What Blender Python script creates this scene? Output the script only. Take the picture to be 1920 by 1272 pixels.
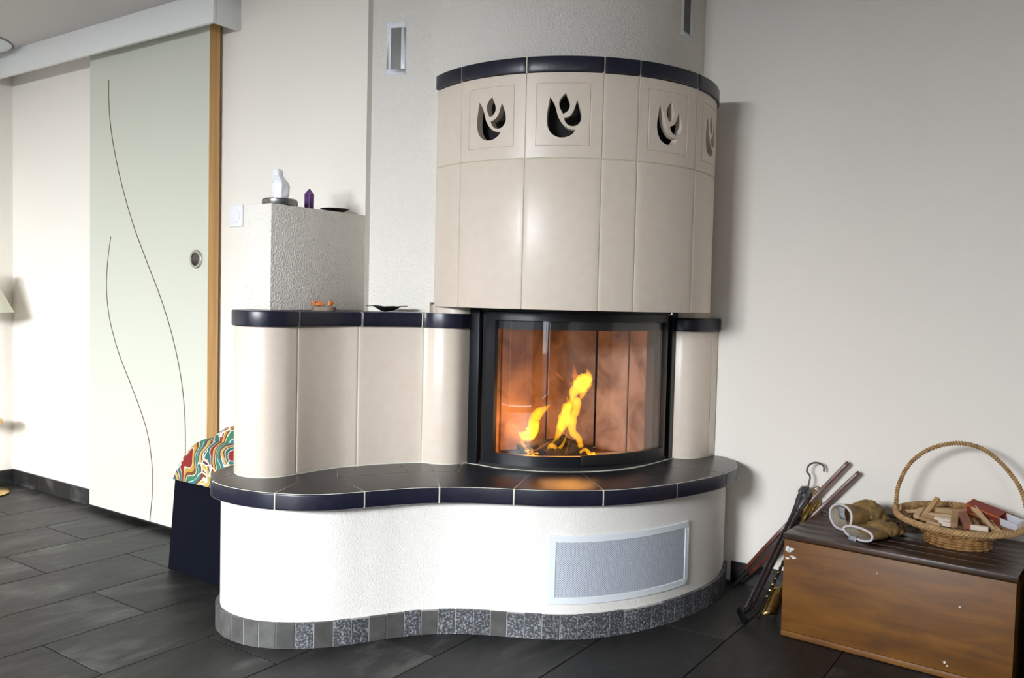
import bpy, bmesh, math, random
from mathutils import Vector, Matrix, noise
from mathutils.geometry import delaunay_2d_cdt
random.seed(7)
C = bpy.context.scene.collection
for o in list(bpy.data.objects): bpy.data.objects.remove(o)
R = math.radians; PI = math.pi

# ------------------------------------------------------------------ camera
cam = bpy.data.objects.new('camera', bpy.data.cameras.new('camera')); C.objects.link(cam)
cam.data.sensor_width = 36; cam.data.lens = 1604.55435 / 1920 * 36; cam.data.clip_start = .02
M = ((.8222, .0461, -.5673), (.5686, -.0243, .8222), (.0242, -.9986, -.0456))
yaw, pit, rol = 0.60368101, 0.04563909, 0.02414929
def _axes():
    cy, sy, cp, sp, cr, sr = math.cos(yaw), math.sin(yaw), math.cos(pit), math.sin(pit), math.cos(rol), math.sin(rol)
    Rp = Matrix(((1,0,0),(0,cp,-sp),(0,sp,cp))); Rr = Matrix(((cr,-sr,0),(sr,cr,0),(0,0,1)))
    Q = Rr @ Rp
    return Q @ Vector((cy,0,-sy)), Q @ Vector((sy,0,cy)), Q @ Vector((0,-1,0))
ax_, ay_, az_ = _axes()
W = Matrix((ax_, ay_, az_))
mw = Matrix.Identity(4)
for i in range(3):
    mw[i][0] = W[i][0]; mw[i][1] = -W[i][1]; mw[i][2] = -W[i][2]
mw.translation = Vector((0, 0, 1.0))
cam.matrix_world = mw
bpy.context.scene.camera = cam

# ------------------------------------------------------------------ world, window daylight, exposure
sc = bpy.context.scene
sc.view_settings.view_transform = 'Standard'; sc.view_settings.look = 'None'
sc.view_settings.gamma = 1; sc.view_settings.use_curve_mapping = False
sc.view_settings.exposure = 0.0
wd = bpy.data.worlds.new('sky'); sc.world = wd; wd.use_nodes = True
wd.node_tree.nodes['Background'].inputs[0].default_value = (.75, .85, 1, 1)
wd.node_tree.nodes['Background'].inputs[1].default_value = .6
def area(name, loc, rot, sx, sy, power, col):
    l = bpy.data.lights.new(name, 'AREA'); l.shape = 'RECTANGLE'; l.size = sx; l.size_y = sy
    l.energy = power; l.color = col
    o = bpy.data.objects.new(name, l); C.objects.link(o); o.location = loc; o.rotation_euler = rot
    return o
# daylight entering through the two openings behind the camera
area('daylight_sky', (-.35, -4.6, 3.08), (R(81), 0, R(10)), 3.8, 2.6, 3900, (.91, .955, 1))
area('daylight_door', (1.7, -3.0, 1.2), (R(60), 0, R(22)), .8, 1.8, 16, (.91, .955, 1))

# ------------------------------------------------------------------ materials
def mat(name, col=(.5,.5,.5), rough=.5, metal=0, spec=.5, coat=0, bump=None, build=None, **kw):
    m = bpy.data.materials.new(name); m.use_nodes = True
    nt = m.node_tree; b = nt.nodes['Principled BSDF']
    b.inputs['Base Color'].default_value = (*col, 1); b.inputs['Roughness'].default_value = rough
    b.inputs['Metallic'].default_value = metal; b.inputs['Specular IOR Level'].default_value = spec
    if coat: b.inputs['Coat Weight'].default_value = coat; b.inputs['Coat Roughness'].default_value = kw.get('coat_rough', .1)
    N = nt.nodes; L = nt.links
    if bump:
        sc_, st, dist, det = bump
        co = N.new('ShaderNodeTexCoord'); no = N.new('ShaderNodeTexNoise'); bp = N.new('ShaderNodeBump')
        no.inputs['Scale'].default_value = sc_; no.inputs['Detail'].default_value = det
        bp.inputs['Strength'].default_value = st; bp.inputs['Distance'].default_value = dist
        L.new(co.outputs['Object'], no.inputs['Vector']); L.new(no.outputs['Fac'], bp.inputs['Height'])
        L.new(bp.outputs['Normal'], b.inputs['Normal'])
    if build: build(nt, b)
    return m
def noise_col(c1, c2, scale=8, stretch=(1,1,1), lo=.35, hi=.65, detail=6, coord='Object', dist=0, extra=None):
    def f(nt, b):
        N = nt.nodes; L = nt.links
        if coord == 'World':
            g = N.new('ShaderNodeNewGeometry'); src = g.outputs['Position']
        else:
            g = N.new('ShaderNodeTexCoord'); src = g.outputs[coord]
        mp = N.new('ShaderNodeMapping'); mp.inputs['Scale'].default_value = stretch
        no = N.new('ShaderNodeTexNoise'); no.inputs['Scale'].default_value = scale; no.inputs['Detail'].default_value = detail
        no.inputs['Distortion'].default_value = dist
        cr = N.new('ShaderNodeValToRGB'); cr.color_ramp.elements[0].position = lo; cr.color_ramp.elements[1].position = hi
        cr.color_ramp.elements[0].color = (*c1, 1); cr.color_ramp.elements[1].color = (*c2, 1)
        L.new(src, mp.inputs[0]); L.new(mp.outputs[0], no.inputs['Vector']); L.new(no.outputs['Fac'], cr.inputs[0])
        L.new(cr.outputs[0], b.inputs['Base Color'])
        if extra: extra(nt, b, src, cr)
    return f

m_wall = mat('wall_plaster', (.83,.785,.715), .9, spec=.2, bump=(160, .35, .004, 3))
m_rough = mat('rough_plaster', (.83,.79,.725), .9, spec=.2, bump=(170, .8, .008, 3))
m_base = mat('bench_plaster', (.83,.80,.75), .9, spec=.2, bump=(240, .5, .004, 3))
m_ceil = mat('ceiling_paint', (.62,.59,.58), .95, spec=.1)
m_white = mat('white_lacquer', (.80,.81,.80), .45)
m_vent = mat('white_enamel', (.78,.82,.86), .3)
m_switch = mat('white_plastic', (.85,.85,.87), .3)
m_leaf = mat('door_laminate', (.60,.61,.52), .35, bump=(300, .05, .001, 2))
m_inlay = mat('door_groove', (.09,.05,.03), .5)
m_pine = mat('pine_edge', rough=.5, build=noise_col((.50,.27,.09), (.66,.40,.16), 9, (6,6,.35), .3, .7))
m_steel = mat('brushed_steel', (.55,.53,.50), .3, 1)
m_dark = mat('dark_recess', (.01,.01,.01), .8)
m_cream = mat('cream_glazed_tile', rough=.36, spec=.5, build=noise_col((.71,.605,.505), (.745,.64,.54), 30, lo=.3, hi=.7))
m_navy = mat('navy_glazed_tile', rough=.34, spec=.5, bump=(90,.12,.002,3), build=noise_col((.008,.0085,.019), (.013,.0135,.030), 45, lo=.3, hi=.7, detail=8))
m_navytop = mat('dark_bench_tile', rough=.3, spec=.5, bump=(90,.15,.002,3), build=noise_col((.018,.017,.022), (.026,.025,.032), 30, lo=.3, hi=.7, detail=8))
m_grout = mat('cream_grout', (.70,.68,.56), .8)
m_grout2 = mat('greenish_cream_grout', (.56,.55,.40), .8)
m_groutd = mat('grey_grout', (.16,.155,.15), .9)
m_fgrout = mat('floor_grout', (.028,.027,.025), .9)
m_black = mat('black_painted_steel', (.006,.007,.010), .36, 0, .4)
m_blackr = mat('matt_black_metal', (.006,.006,.007), .6)
m_linersteel = mat('grey_liner_steel', (.10,.105,.11), .5, .3)
m_iron = mat('polished_iron', (.30,.29,.31), .34, 1)
m_irond = mat('dark_forged_iron', (.045,.043,.045), .35, .9)
m_brass = mat('aged_brass', rough=.28, metal=1, build=noise_col((.35,.21,.05), (.75,.52,.2), 60, lo=.3, hi=.7))
m_mah = mat('red_brown_wood', rough=.35, build=noise_col((.055,.014,.008), (.13,.035,.018), 20, (1,1,6), .3, .7))
m_leather = mat('dark_leather', (.03,.015,.01), .5)
m_navyfab = mat('navy_fabric', (.003,.004,.008), .9, spec=.08, bump=(500,.3,.001,2))
m_selen = mat('selenite_crystal', rough=.25, build=noise_col((.88,.89,.93), (.97,.97,.98), 25, (4,4,.6), .3, .7, 4))
m_selen.node_tree.nodes['Principled BSDF'].inputs['Transmission Weight'].default_value = .12
m_puck = mat('grey_anodised_metal', (.22,.22,.21), .35, .9)
m_brown = mat('dark_brown_wood', rough=.45, build=noise_col((.020,.012,.008), (.05,.028,.016), 14, (5,1,1), .3, .7))

def slate_build(nt, b):
    N = nt.nodes; L = nt.links
    g = N.new('ShaderNodeNewGeometry'); oi = N.new('ShaderNodeObjectInfo')
    add = N.new('ShaderNodeVectorMath'); add.operation = 'MULTIPLY_ADD'; add.inputs[1].default_value = (1, .38, 1)
    cmb = N.new('ShaderNodeCombineXYZ'); mul = N.new('ShaderNodeMath'); mul.operation = 'MULTIPLY'; mul.inputs[1].default_value = 40
    L.new(oi.outputs['Random'], mul.inputs[0]); L.new(mul.outputs[0], cmb.inputs[2])
    L.new(g.outputs['Position'], add.inputs[0]); L.new(cmb.outputs[0], add.inputs[2])
    n1 = N.new('ShaderNodeTexNoise'); n1.inputs['Scale'].default_value = 5; n1.inputs['Detail'].default_value = 12; n1.inputs['Roughness'].default_value = .68; n1.inputs['Distortion'].default_value = .8
    L.new(add.outputs[0], n1.inputs['Vector'])
    cr = N.new('ShaderNodeValToRGB'); e = cr.color_ramp.elements
    e[0].position = .36; e[0].color = (.010,.0095,.009, 1); e[1].position = .70; e[1].color = (.085,.082,.078, 1)
    m = e.new(.55); m.color = (.022,.021,.020, 1)
    L.new(n1.outputs['Fac'], cr.inputs[0])
    mr = N.new('ShaderNodeMapRange'); mr.inputs[3].default_value = .75; mr.inputs[4].default_value = 1.25
    L.new(oi.outputs['Random'], mr.inputs[0])
    vm = N.new('ShaderNodeVectorMath'); vm.operation = 'SCALE'
    L.new(cr.outputs[0], vm.inputs[0]); L.new(mr.outputs[0], vm.inputs['Scale']); L.new(vm.outputs[0], b.inputs['Base Color'])
    n2 = N.new('ShaderNodeTexNoise'); n2.inputs['Scale'].default_value = 22; n2.inputs['Detail'].default_value = 10; n2.inputs['Roughness'].default_value = .7
    L.new(add.outputs[0], n2.inputs['Vector'])
    bp = N.new('ShaderNodeBump'); bp.inputs['Strength'].default_value = .45; bp.inputs['Distance'].default_value = .004
    L.new(n2.outputs['Fac'], bp.inputs['Height']); L.new(bp.outputs[0], b.inputs['Normal'])
    rr = N.new('ShaderNodeMapRange'); rr.inputs[3].default_value = .38; rr.inputs[4].default_value = .62
    L.new(n2.outputs['Fac'], rr.inputs[0]); L.new(rr.outputs[0], b.inputs['Roughness'])
m_slate = mat('slate_floor_tile', build=slate_build, spec=.35)
def plinth_mat(name, rough_one):
    def f(nt, b):
        N = nt.nodes; L = nt.links
        g = N.new('ShaderNodeNewGeometry'); oi = N.new('ShaderNodeObjectInfo')
        n = N.new('ShaderNodeTexNoise'); n.inputs['Scale'].default_value = 170 if rough_one else 25; n.inputs['Detail'].default_value = 6
        L.new(g.outputs['Position'], n.inputs['Vector'])
        cr = N.new('ShaderNodeValToRGB'); e = cr.color_ramp.elements
        if rough_one:
            e[0].position = .48; e[0].color = (.045,.047,.052,1); e[1].position = .66; e[1].color = (.27,.28,.30,1)
        else:
            e[0].position = .35; e[0].color = (.055,.054,.050,1); e[1].position = .7; e[1].color = (.088,.086,.079,1)
        L.new(n.outputs['Fac'], cr.inputs[0])
        mr = N.new('ShaderNodeMapRange'); mr.inputs[3].default_value = .8; mr.inputs[4].default_value = 1.25
        L.new(oi.outputs['Random'], mr.inputs[0])
        vm = N.new('ShaderNodeVectorMath'); vm.operation = 'SCALE'
        L.new(cr.outputs[0], vm.inputs[0]); L.new(mr.outputs[0], vm.inputs['Scale']); L.new(vm.outputs[0], b.inputs['Base Color'])
        bp = N.new('ShaderNodeBump'); bp.inputs['Strength'].default_value = .8 if rough_one else .3; bp.inputs['Distance'].default_value = .003
        L.new(n.outputs['Fac'], bp.inputs['Height']); L.new(bp.outputs[0], b.inputs['Normal'])
    return mat(name, rough=.6, build=f)
m_ps = plinth_mat('smooth_slate', False); m_pr = plinth_mat('rough_slate', True)

def fire_panel_build(nt, b):
    N = nt.nodes; L = nt.links
    g = N.new('ShaderNodeNewGeometry')
    n = N.new('ShaderNodeTexNoise'); n.inputs['Scale'].default_value = 9; n.inputs['Detail'].default_value = 8; n.inputs['Distortion'].default_value = .6
    L.new(g.outputs['Position'], n.inputs['Vector'])
    cr = N.new('ShaderNodeValToRGB'); e = cr.color_ramp.elements
    e[0].position = .34; e[0].color = (.19,.115,.085,1); e[1].position = .62; e[1].color = (.42,.285,.22,1)
    L.new(n.outputs['Fac'], cr.inputs[0]); L.new(cr.outputs[0], b.inputs['Base Color'])
m_fp = mat('fireclay_panel', rough=.85, build=fire_panel_build, spec=.2)
m_char = mat('charred_wood', rough=.7, bump=(60,.9,.01,6), build=noise_col((.004,.0035,.003), (.035,.018,.010), 30, lo=.5, hi=.8))
m_ash = mat('ash_bed', rough=.9, bump=(60,.9,.01,6), build=noise_col((.015,.010,.008), (.09,.055,.04), 40, lo=.4, hi=.7))
def emis(name, col, s):
    m = bpy.data.materials.new(name); m.use_nodes = True; nt = m.node_tree; nt.nodes.clear()
    e = nt.nodes.new('ShaderNodeEmission'); e.inputs[0].default_value = (*col, 1); e.inputs[1].default_value = s
    o = nt.nodes.new('ShaderNodeOutputMaterial'); nt.links.new(e.outputs[0], o.inputs[0]); return m
m_ember = emis('glowing_ember', (1,.22,.02), 3.0)
def flame_mat(name, col, s):
    m = bpy.data.materials.new(name); m.use_nodes = True; nt = m.node_tree; nt.nodes.clear()
    e = nt.nodes.new('ShaderNodeEmission'); e.inputs[0].default_value = (*col, 1); e.inputs[1].default_value = s
    o = nt.nodes.new('ShaderNodeOutputMaterial'); nt.links.new(e.outputs[0], o.inputs['Volume']); return m
m_flame = flame_mat('flame_gas', (1,.42,.010), 105)
m_flame2 = flame_mat('faint_flame_gas', (1,.25,.03), 45)
m_glass = bpy.data.materials.new('stove_glass'); m_glass.use_nodes = True
_n = m_glass.node_tree; _n.nodes.clear()
_t = _n.nodes.new('ShaderNodeBsdfTransparent'); _t.inputs[0].default_value = (.93,.93,.92,1)
_g = _n.nodes.new('ShaderNodeBsdfGlossy'); _g.inputs['Roughness'].default_value = .02
_lw = _n.nodes.new('ShaderNodeLayerWeight'); _lw.inputs[0].default_value = .5
_pw = _n.nodes.new('ShaderNodeMath'); _pw.operation = 'POWER'; _pw.inputs[1].default_value = 5; _n.links.new(_lw.outputs['Facing'], _pw.inputs[0])
_f = _n.nodes.new('ShaderNodeMapRange'); _f.inputs[3].default_value = .045; _f.inputs[4].default_value = .9; _n.links.new(_pw.outputs[0], _f.inputs[0])
_x = _n.nodes.new('ShaderNodeMixShader'); _o = _n.nodes.new('ShaderNodeOutputMaterial')
_n.links.new(_f.outputs[0], _x.inputs[0]); _n.links.new(_t.outputs[0], _x.inputs[1]); _n.links.new(_g.outputs[0], _x.inputs[2]); _n.links.new(_x.outputs[0], _o.inputs[0])

# ------------------------------------------------------------------ mesh helpers
def base_of(p):
    v = Vector((0,0,0))
    while p: v += p.location; p = p.parent
    return v
def tag(o, label=None, cat=None, group=None, kind=None):
    if label: o['label'] = label
    if cat: o['category'] = cat
    if group: o['group'] = group
    if kind: o['kind'] = kind
    return o
def thing(name, label, cat, loc, group=None, rot=None):
    o = bpy.data.objects.new(name, None); C.objects.link(o); o.location = loc; o.empty_display_size = .05
    if rot: o.rotation_euler = rot
    return tag(o, label, cat, group)
def obj(name, V, F, m, parent=None, smooth=True, bevel=0, seg=2, ang=35, local=False, label=None, kind=None):
    """one mesh object; V in world coordinates unless local"""
    off = Vector((0,0,0)) if local else base_of(parent)
    me = bpy.data.meshes.new(name)
    me.from_pydata([tuple(Vector(v) - off) for v in V], [], F)
    bm = bmesh.new(); bm.from_mesh(me)
    bmesh.ops.remove_doubles(bm, verts=bm.verts, dist=1e-6)
    bmesh.ops.recalc_face_normals(bm, faces=bm.faces)
    if bevel:
        es = [e for e in bm.edges if len(e.link_faces) == 2 and e.calc_face_angle(0) > R(ang)]
        bmesh.ops.bevel(bm, geom=es, offset=bevel, segments=seg, profile=.5, affect='EDGES', clamp_overlap=True)
    bm.to_mesh(me); bm.free()
    me.materials.append(m)
    if smooth:
        me.polygons.foreach_set('use_smooth', [True]*len(me.polygons)); me.set_sharp_from_angle(angle=R(35))
    o = bpy.data.objects.new(name, me); C.objects.link(o)
    if parent: o.parent = parent
    if label: o['label'] = label
    if kind: o['kind'] = kind
    return o
def boxvf(x0,x1,y0,y1,z0,z1):
    V = [(x,y,z) for x in (x0,x1) for y in (y0,y1) for z in (z0,z1)]
    F = [(0,1,3,2),(4,6,7,5),(0,4,5,1),(2,3,7,6),(0,2,6,4),(1,5,7,3)]
    return V, F
def merge(*parts):
    V, F = [], []
    for v, f in parts:
        n = len(V); V += list(v); F += [tuple(i+n for i in q) for q in f]
    return V, F
def box(name, b, m, parent=None, **k):
    return obj(name, *boxvf(*b), m, parent, **k)
def prismvf(poly, z0, z1):
    n = len(poly)
    V = [(x,y,z0) for x,y in poly] + [(x,y,z1) for x,y in poly]
    F = [tuple(range(n-1,-1,-1)), tuple(range(n,2*n))] + [(i,(i+1)%n,n+(i+1)%n,n+i) for i in range(n)]
    return V, F
def catmull(P, n=8):
    P = [Vector(p) for p in P]; out = []
    for i in range(len(P)-1):
        p0 = P[i-1] if i else P[0]*2-P[1]; p1 = P[i]; p2 = P[i+1]; p3 = P[i+2] if i+2 < len(P) else P[-1]*2-P[-2]
        for k in range(n):
            t = k/n
            out.append(.5*((2*p1)+(-p0+p2)*t+(2*p0-5*p1+4*p2-p3)*t*t+(-p0+3*p1-3*p2+p3)*t**3))
    out.append(P[-1]); return out
def offset(path, d):
    """shift an open plan path sideways; + is to the right of travel"""
    out = []
    for i, p in enumerate(path):
        a = path[max(i-1,0)]; b = path[min(i+1,len(path)-1)]
        t = Vector((b[0]-a[0], b[1]-a[1])).normalized()
        out.append(Vector((p[0]+t.y*d, p[1]-t.x*d)))
    return out
def nearest(path, p):
    return min(range(len(path)), key=lambda i: (path[i][0]-p[0])**2+(path[i][1]-p[1])**2)
def stripvf(outer, inner, z0, z1):
    """solid between two matching plan paths"""
    n = len(outer); V = []
    for o_, i_ in zip(outer, inner):
        V += [(o_[0],o_[1],z0),(o_[0],o_[1],z1),(i_[0],i_[1],z1),(i_[0],i_[1],z0)]
    F = []
    for k in range(n-1):
        a, b = 4*k, 4*k+4
        for q in range(4): F.append((a+q, a+(q+1)%4, b+(q+1)%4, b+q))
    F += [(0,3,2,1), (4*n-4,4*n-3,4*n-2,4*n-1)]
    return V, F
def trim(path, a, b, gap=.0015):
    """sub-path between lengths from indices a..b with small gaps at both ends"""
    seg = [Vector(p) for p in path[a:b+1]]
    for e in (0, -1):
        q = seg[1] if e == 0 else seg[-2]
        d = (q-seg[e]); L = d.length
        seg[e] = seg[e] + d.normalized()*min(gap, L*.8)
    return seg
def sector(cx, cy, r0, r1, a0, a1, z0, z1, n=12):
    P = [(cx+r1*math.cos(R(a0+(a1-a0)*k/n)), cy+r1*math.sin(R(a0+(a1-a0)*k/n))) for k in range(n+1)]
    Q = [(cx+r0*math.cos(R(a0+(a1-a0)*k/n)), cy+r0*math.sin(R(a0+(a1-a0)*k/n))) for k in range(n+1)]
    return stripvf(P, Q, z0, z1)
def tubevf(path, rad, n=8, flat=None, up=(0,0,1), cap=True):
    """tube along 3-D path; rad a number or list; flat = (a,b) scale of the two cross axes"""
    path = [Vector(p) for p in path]; N = len(path); V = []; F = []
    if not hasattr(rad, '__len__'): rad = [rad]*N
    prev = None
    for i, p in enumerate(path):
        t = (path[min(i+1,N-1)]-path[max(i-1,0)]).normalized()
        if prev is None:
            u = Vector(up); 
            if abs(u.dot(t)) > .95: u = Vector((1,0,0))
            s = t.cross(u).normalized()
        else:
            s = (prev - t*prev.dot(t)).normalized()
        prev = s; w = s.cross(t)
        fa, fb = flat or (1,1)
        for k in range(n):
            a = 2*PI*k/n; V.append(p + s*math.cos(a)*rad[i]*fa + w*math.sin(a)*rad[i]*fb)
    for i in range(N-1):
        for k in range(n): F.append((i*n+k, i*n+(k+1)%n, (i+1)*n+(k+1)%n, (i+1)*n+k))
    if cap: F += [tuple(range(n-1,-1,-1)), tuple(range((N-1)*n, N*n))]
    return V, F
def lathevf(prof, n=32, c=(0,0,0)):
    V = []; F = []; m = len(prof)
    for k in range(n):
        a = 2*PI*k/n
        for r, z in prof: V.append((c[0]+r*math.cos(a), c[1]+r*math.sin(a), c[2]+z))
    for k in range(n):
        for i in range(m-1): F.append((k*m+i, ((k+1)%n)*m+i, ((k+1)%n)*m+i+1, k*m+i+1))
    return V, F
def xf(vf, mtx):
    return [mtx @ Vector(v) for v in vf[0]], vf[1]
def frame_between(a, b, up=(0,0,1)):
    """matrix: z axis from a to b, origin a"""
    a, b = Vector(a), Vector(b); z = (b-a).normalized(); x = Vector(up).cross(z)
    if x.length < 1e-3: x = Vector((1,0,0))
    x.normalize(); y = z.cross(x); m_ = Matrix((x,y,z)).transposed().to_4x4(); m_.translation = a; return m_

# ------------------------------------------------------------------ room
X0, X1, Y0, YB, YR, XC, ZC = -4.56, 3.6, -2.5, 2.14, 2.99, -2.10, 2.126
S = 'structure'
fl = box('floor', (X0-.1, X1+.1, Y0-.1, YR+.1, -.08, -.004), m_fgrout, kind=S)
PX, PY, G = .3045, .6185, .0035
rects = {}
k = -16
while True:
    xa = -.882 - PX*(k+1); xb = xa + PX; k += 1
    if xa > X1: continue
    if xb < X0: break
    yj = 2.443 if (k-1) % 2 == 0 else 2.143
    for j in range(-10, 4):
        ya = yj + PY*j; yb = ya + PY
        top = 2.15 if xb < -2.5 else YR
        a, b, c, d = max(xa+G/2, X0), min(xb-G/2, X1), max(ya+G/2, Y0), min(yb-G/2, top)
        if b-a < .02 or d-c < .02: continue
        key = (round(b-a,3), round(d-c,3))
        if key not in rects:
            w, h = b-a, d-c
            o = obj('tile', *boxvf(-w/2,w/2,-h/2,h/2,-.012,0), m_slate, fl, bevel=.0012, seg=1, local=True)
            rects[key] = o.data
        else:
            o = bpy.data.objects.new('tile', rects[key]); C.objects.link(o); o.parent = fl
        o.location = ((a+b)/2, (c+d)/2, 0)
box('ceiling', (X0-.1, X1+.1, Y0-.1, YR+.1, ZC, ZC+.1), m_ceil, kind=S)
box('wall_left', (X0-.1, X0, Y0-.1, YB+.1, 0, ZC), m_wall, kind=S)
box('wall_back', (X0, XC, YB, YB+.08, 0, ZC), m_wall, kind=S)
box('wall_right', (-1.30, X1, YR, YR+.1, 0, ZC), m_wall, kind=S)
m_far = mat('warm_grey_wall', (.34,.31,.27), .9)
box('wall_side', (X1, X1+.1, Y0-.1, YR+.1, 0, ZC), m_far, kind=S)
# wall behind the camera with the two openings
wv = merge(boxvf(X0, -3.1, Y0-.1, Y0, 0, ZC), boxvf(-.6, .95, Y0-.1, Y0, 0, ZC), boxvf(2.15, X1, Y0-.1, Y0, 0, ZC),
           boxvf(-3.1, -.6, Y0-.1, Y0, 2.04, ZC), boxvf(.95, 2.15, Y0-.1, Y0, 2.04, ZC))
obj('wall_front', *wv, m_far, kind=S)
def window(name, xa, xb, bars):
    V = [boxvf(xa, xb, Y0-.08, Y0-.03, 0, .05), boxvf(xa, xb, Y0-.08, Y0-.03, 1.98, 2.04)]
    for x in bars: V.append(boxvf(x-.03, x+.03, Y0-.08, Y0-.03, .05, 1.98))
    return obj(name, *merge(*V), m_white, kind=S)
window('window_1', -3.1, -.6, (-3.07, -2.27, -1.43, -.63))
window('window_2', .95, 2.15, (.98, 1.55, 2.12))
# chimney: slightly turned flat face beside the back wall, then a plaster curve up to the right wall
a19 = R(19)
CH = [Vector((XC-.002, YB+.022))]
CH.append(Vector((-1.885, YB+.022+.215*math.tan(a19))))
curve = catmull([(-1.883, 2.232), (-1.80, 2.224), (-1.68, 2.237), (-1.56, 2.272), (-1.44, 2.342), (-1.34, 2.44), (-1.27, 2.56), (-1.24, 2.68)], 6)
CH += curve + [Vector((-1.24, YR))]
cw = merge(prismvf([tuple(CH[0]), tuple(CH[1]), (-1.90, 2.33), (XC-.002, 2.33)], .9505, ZC),
           prismvf([tuple(p) for p in curve] + [(-1.24, YR), (-1.24, YR+.08), (XC+.01, YR+.08), (-1.95, 2.30)], .985, ZC))
obj('wall_chimney', *cw, m_rough, kind=S)
box('wall_pier', (-2.222, XC, 1.737, YB+.002, .9505, 1.278), m_rough, kind=S, bevel=.003)
# pelmet over the sliding door
obj('trim_1', *merge(boxvf(X0, -2.775, 2.015, 2.031, 2.008, ZC+.001), boxvf(-2.791, -2.7752, 2.0312, YB, 2.008, ZC+.001), boxvf(X0, -2.7912, 2.09, YB, 2.075, ZC+.001)), m_white, kind=S, bevel=.0015)
# baseboards with their tiles
def baseboard(name, axis, lo, hi, wallc, sgn, joints):
    if axis == 'x':
        base = box(name, (lo, hi, min(wallc, wallc+sgn*.006), max(wallc, wallc+sgn*.006), 0, .072), m_groutd, kind=S)
    else:
        base = box(name, (min(wallc, wallc+sgn*.006), max(wallc, wallc+sgn*.006), lo, hi, 0, .072), m_groutd, kind=S)
    js = [lo] + [j for j in joints if lo < j < hi] + [hi]
    for a, b in zip(js, js[1:]):
        if axis == 'x': bb = (a+.001, b-.001, min(wallc, wallc+sgn*.010), max(wallc, wallc+sgn*.010), 0, .074)
        else: bb = (min(wallc, wallc+sgn*.010), max(wallc, wallc+sgn*.010), a+.001, b-.001, 0, .074)
        box('tile', bb, m_slate, base, bevel=.001, seg=1)
baseboard('baseboard_back', 'x', X0, -2.3, YB, -1, (-4.28, -3.67, -3.06, -2.45))
baseboard('baseboard_left', 'y', Y0, YB-.012, X0, 1, (1.6, 1.0, .4, -.2, -.8, -1.4, -2.0))
baseboard('baseboard_right', 'x', -1.07, X1, YR, -1, (-.92, -.31, .3, .9, 1.5, 2.1))

# ------------------------------------------------------------------ sliding door
door = tag(thing('door_1', None, None, (-3.32, 2.08, 0)), kind=S)
YD = 2.08
box('door_leaf', (-3.735, -2.884, YD, YD+.012, .03, 2.05), m_leaf, door, bevel=.001, seg=1)
box('edge_board', (-2.8835, -2.8800, YD-.001, YD+.045, .03, 2.05), m_pine, door)
box('core_board', (-3.73, -2.8838, YD+.0122, YD+.045, .032, 2.05), m_pine, door)
def inlay(pts):
    p = catmull([(x, z) for x, z in pts], 8)
    outer = offset(p, .0023); inner = offset(p, -.0023)
    V = []; F = []
    for a, b in zip(outer, inner): V += [(a.x, YD-.0008, a.y), (b.x, YD-.0008, b.y), (b.x, YD+.003, b.y), (a.x, YD+.003, a.y)]
    n = len(outer)
    for i in range(n-1):
        for q in range(4): F.append((4*i+q, 4*i+(q+1)%4, 4*i+4+(q+1)%4, 4*i+4+q))
    F += [(0,1,2,3), (4*n-4,4*n-3,4*n-2,4*n-1)]
    obj('inlay_line', V, F, m_inlay, door, smooth=False)
inlay([(-3.585,1.909),(-3.585,1.829),(-3.568,1.702),(-3.526,1.561),(-3.468,1.421),(-3.391,1.272),(-3.297,1.125),(-3.201,.982),(-3.119,.831),(-3.059,.672),(-3.029,.523),(-3.021,.36),(-3.03,.2),(-3.05,.035)])
inlay([(-3.566,1.233),(-3.59,1.127),(-3.598,.998),(-3.572,.871),(-3.505,.734),(-3.419,.613),(-3.343,.505),(-3.283,.398),(-3.252,.277),(-3.247,.165),(-3.265,.032)])
rx90 = Matrix.Rotation(R(90), 4, 'X')
hm = Matrix.Translation((-2.956, YD-.002, 1.131)) @ rx90
h = obj('door_handle', *xf(lathevf([(.0245, .0015), (.0265,.006), (.035, .006), (.037, .004), (.037,-.001)], 40), hm), m_steel, door)
obj('recess', *xf(lathevf([(0,.0012),(.018,.0012),(.0262,.0055)], 32), hm), mat('dark_steel', (.12,.11,.10), .3, 1), h)

# light switch on the back wall
sw = thing('light_switch', 'white square light switch plate with round centre on wall beside sliding door', 'switch', (-2.79, YB, 1.30))
box('plate', (-2.832, -2.748, YB-.007, YB, 1.257, 1.343), m_switch, sw, bevel=.003, seg=3)
obj('rocker', *xf(lathevf([(0,.004),(.022,.004),(.026,.002),(.027,0),(.027,-.003)], 40), Matrix.Translation((-2.79, YB-.007, 1.30)) @ rx90), m_switch, sw)

# ceiling lamp close to the pelmet
cl = thing('ceiling_light', 'round flat glass ceiling light above the pelmet corner at upper left', 'lamp', (-4.36, 1.83, ZC))
obj('rim', *lathevf([(.0,0),(.182,0),(.185,-.003),(.180,-.006),(.0,-.006)], 48, (-4.31,1.825,ZC)), m_puck, cl)
obj('glass_dish', *lathevf([(.178,-.006),(.170,-.014),(.13,-.026),(.06,-.032),(0,-.033)], 48, (-4.31,1.825,ZC)), m_vent, cl)

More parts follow.
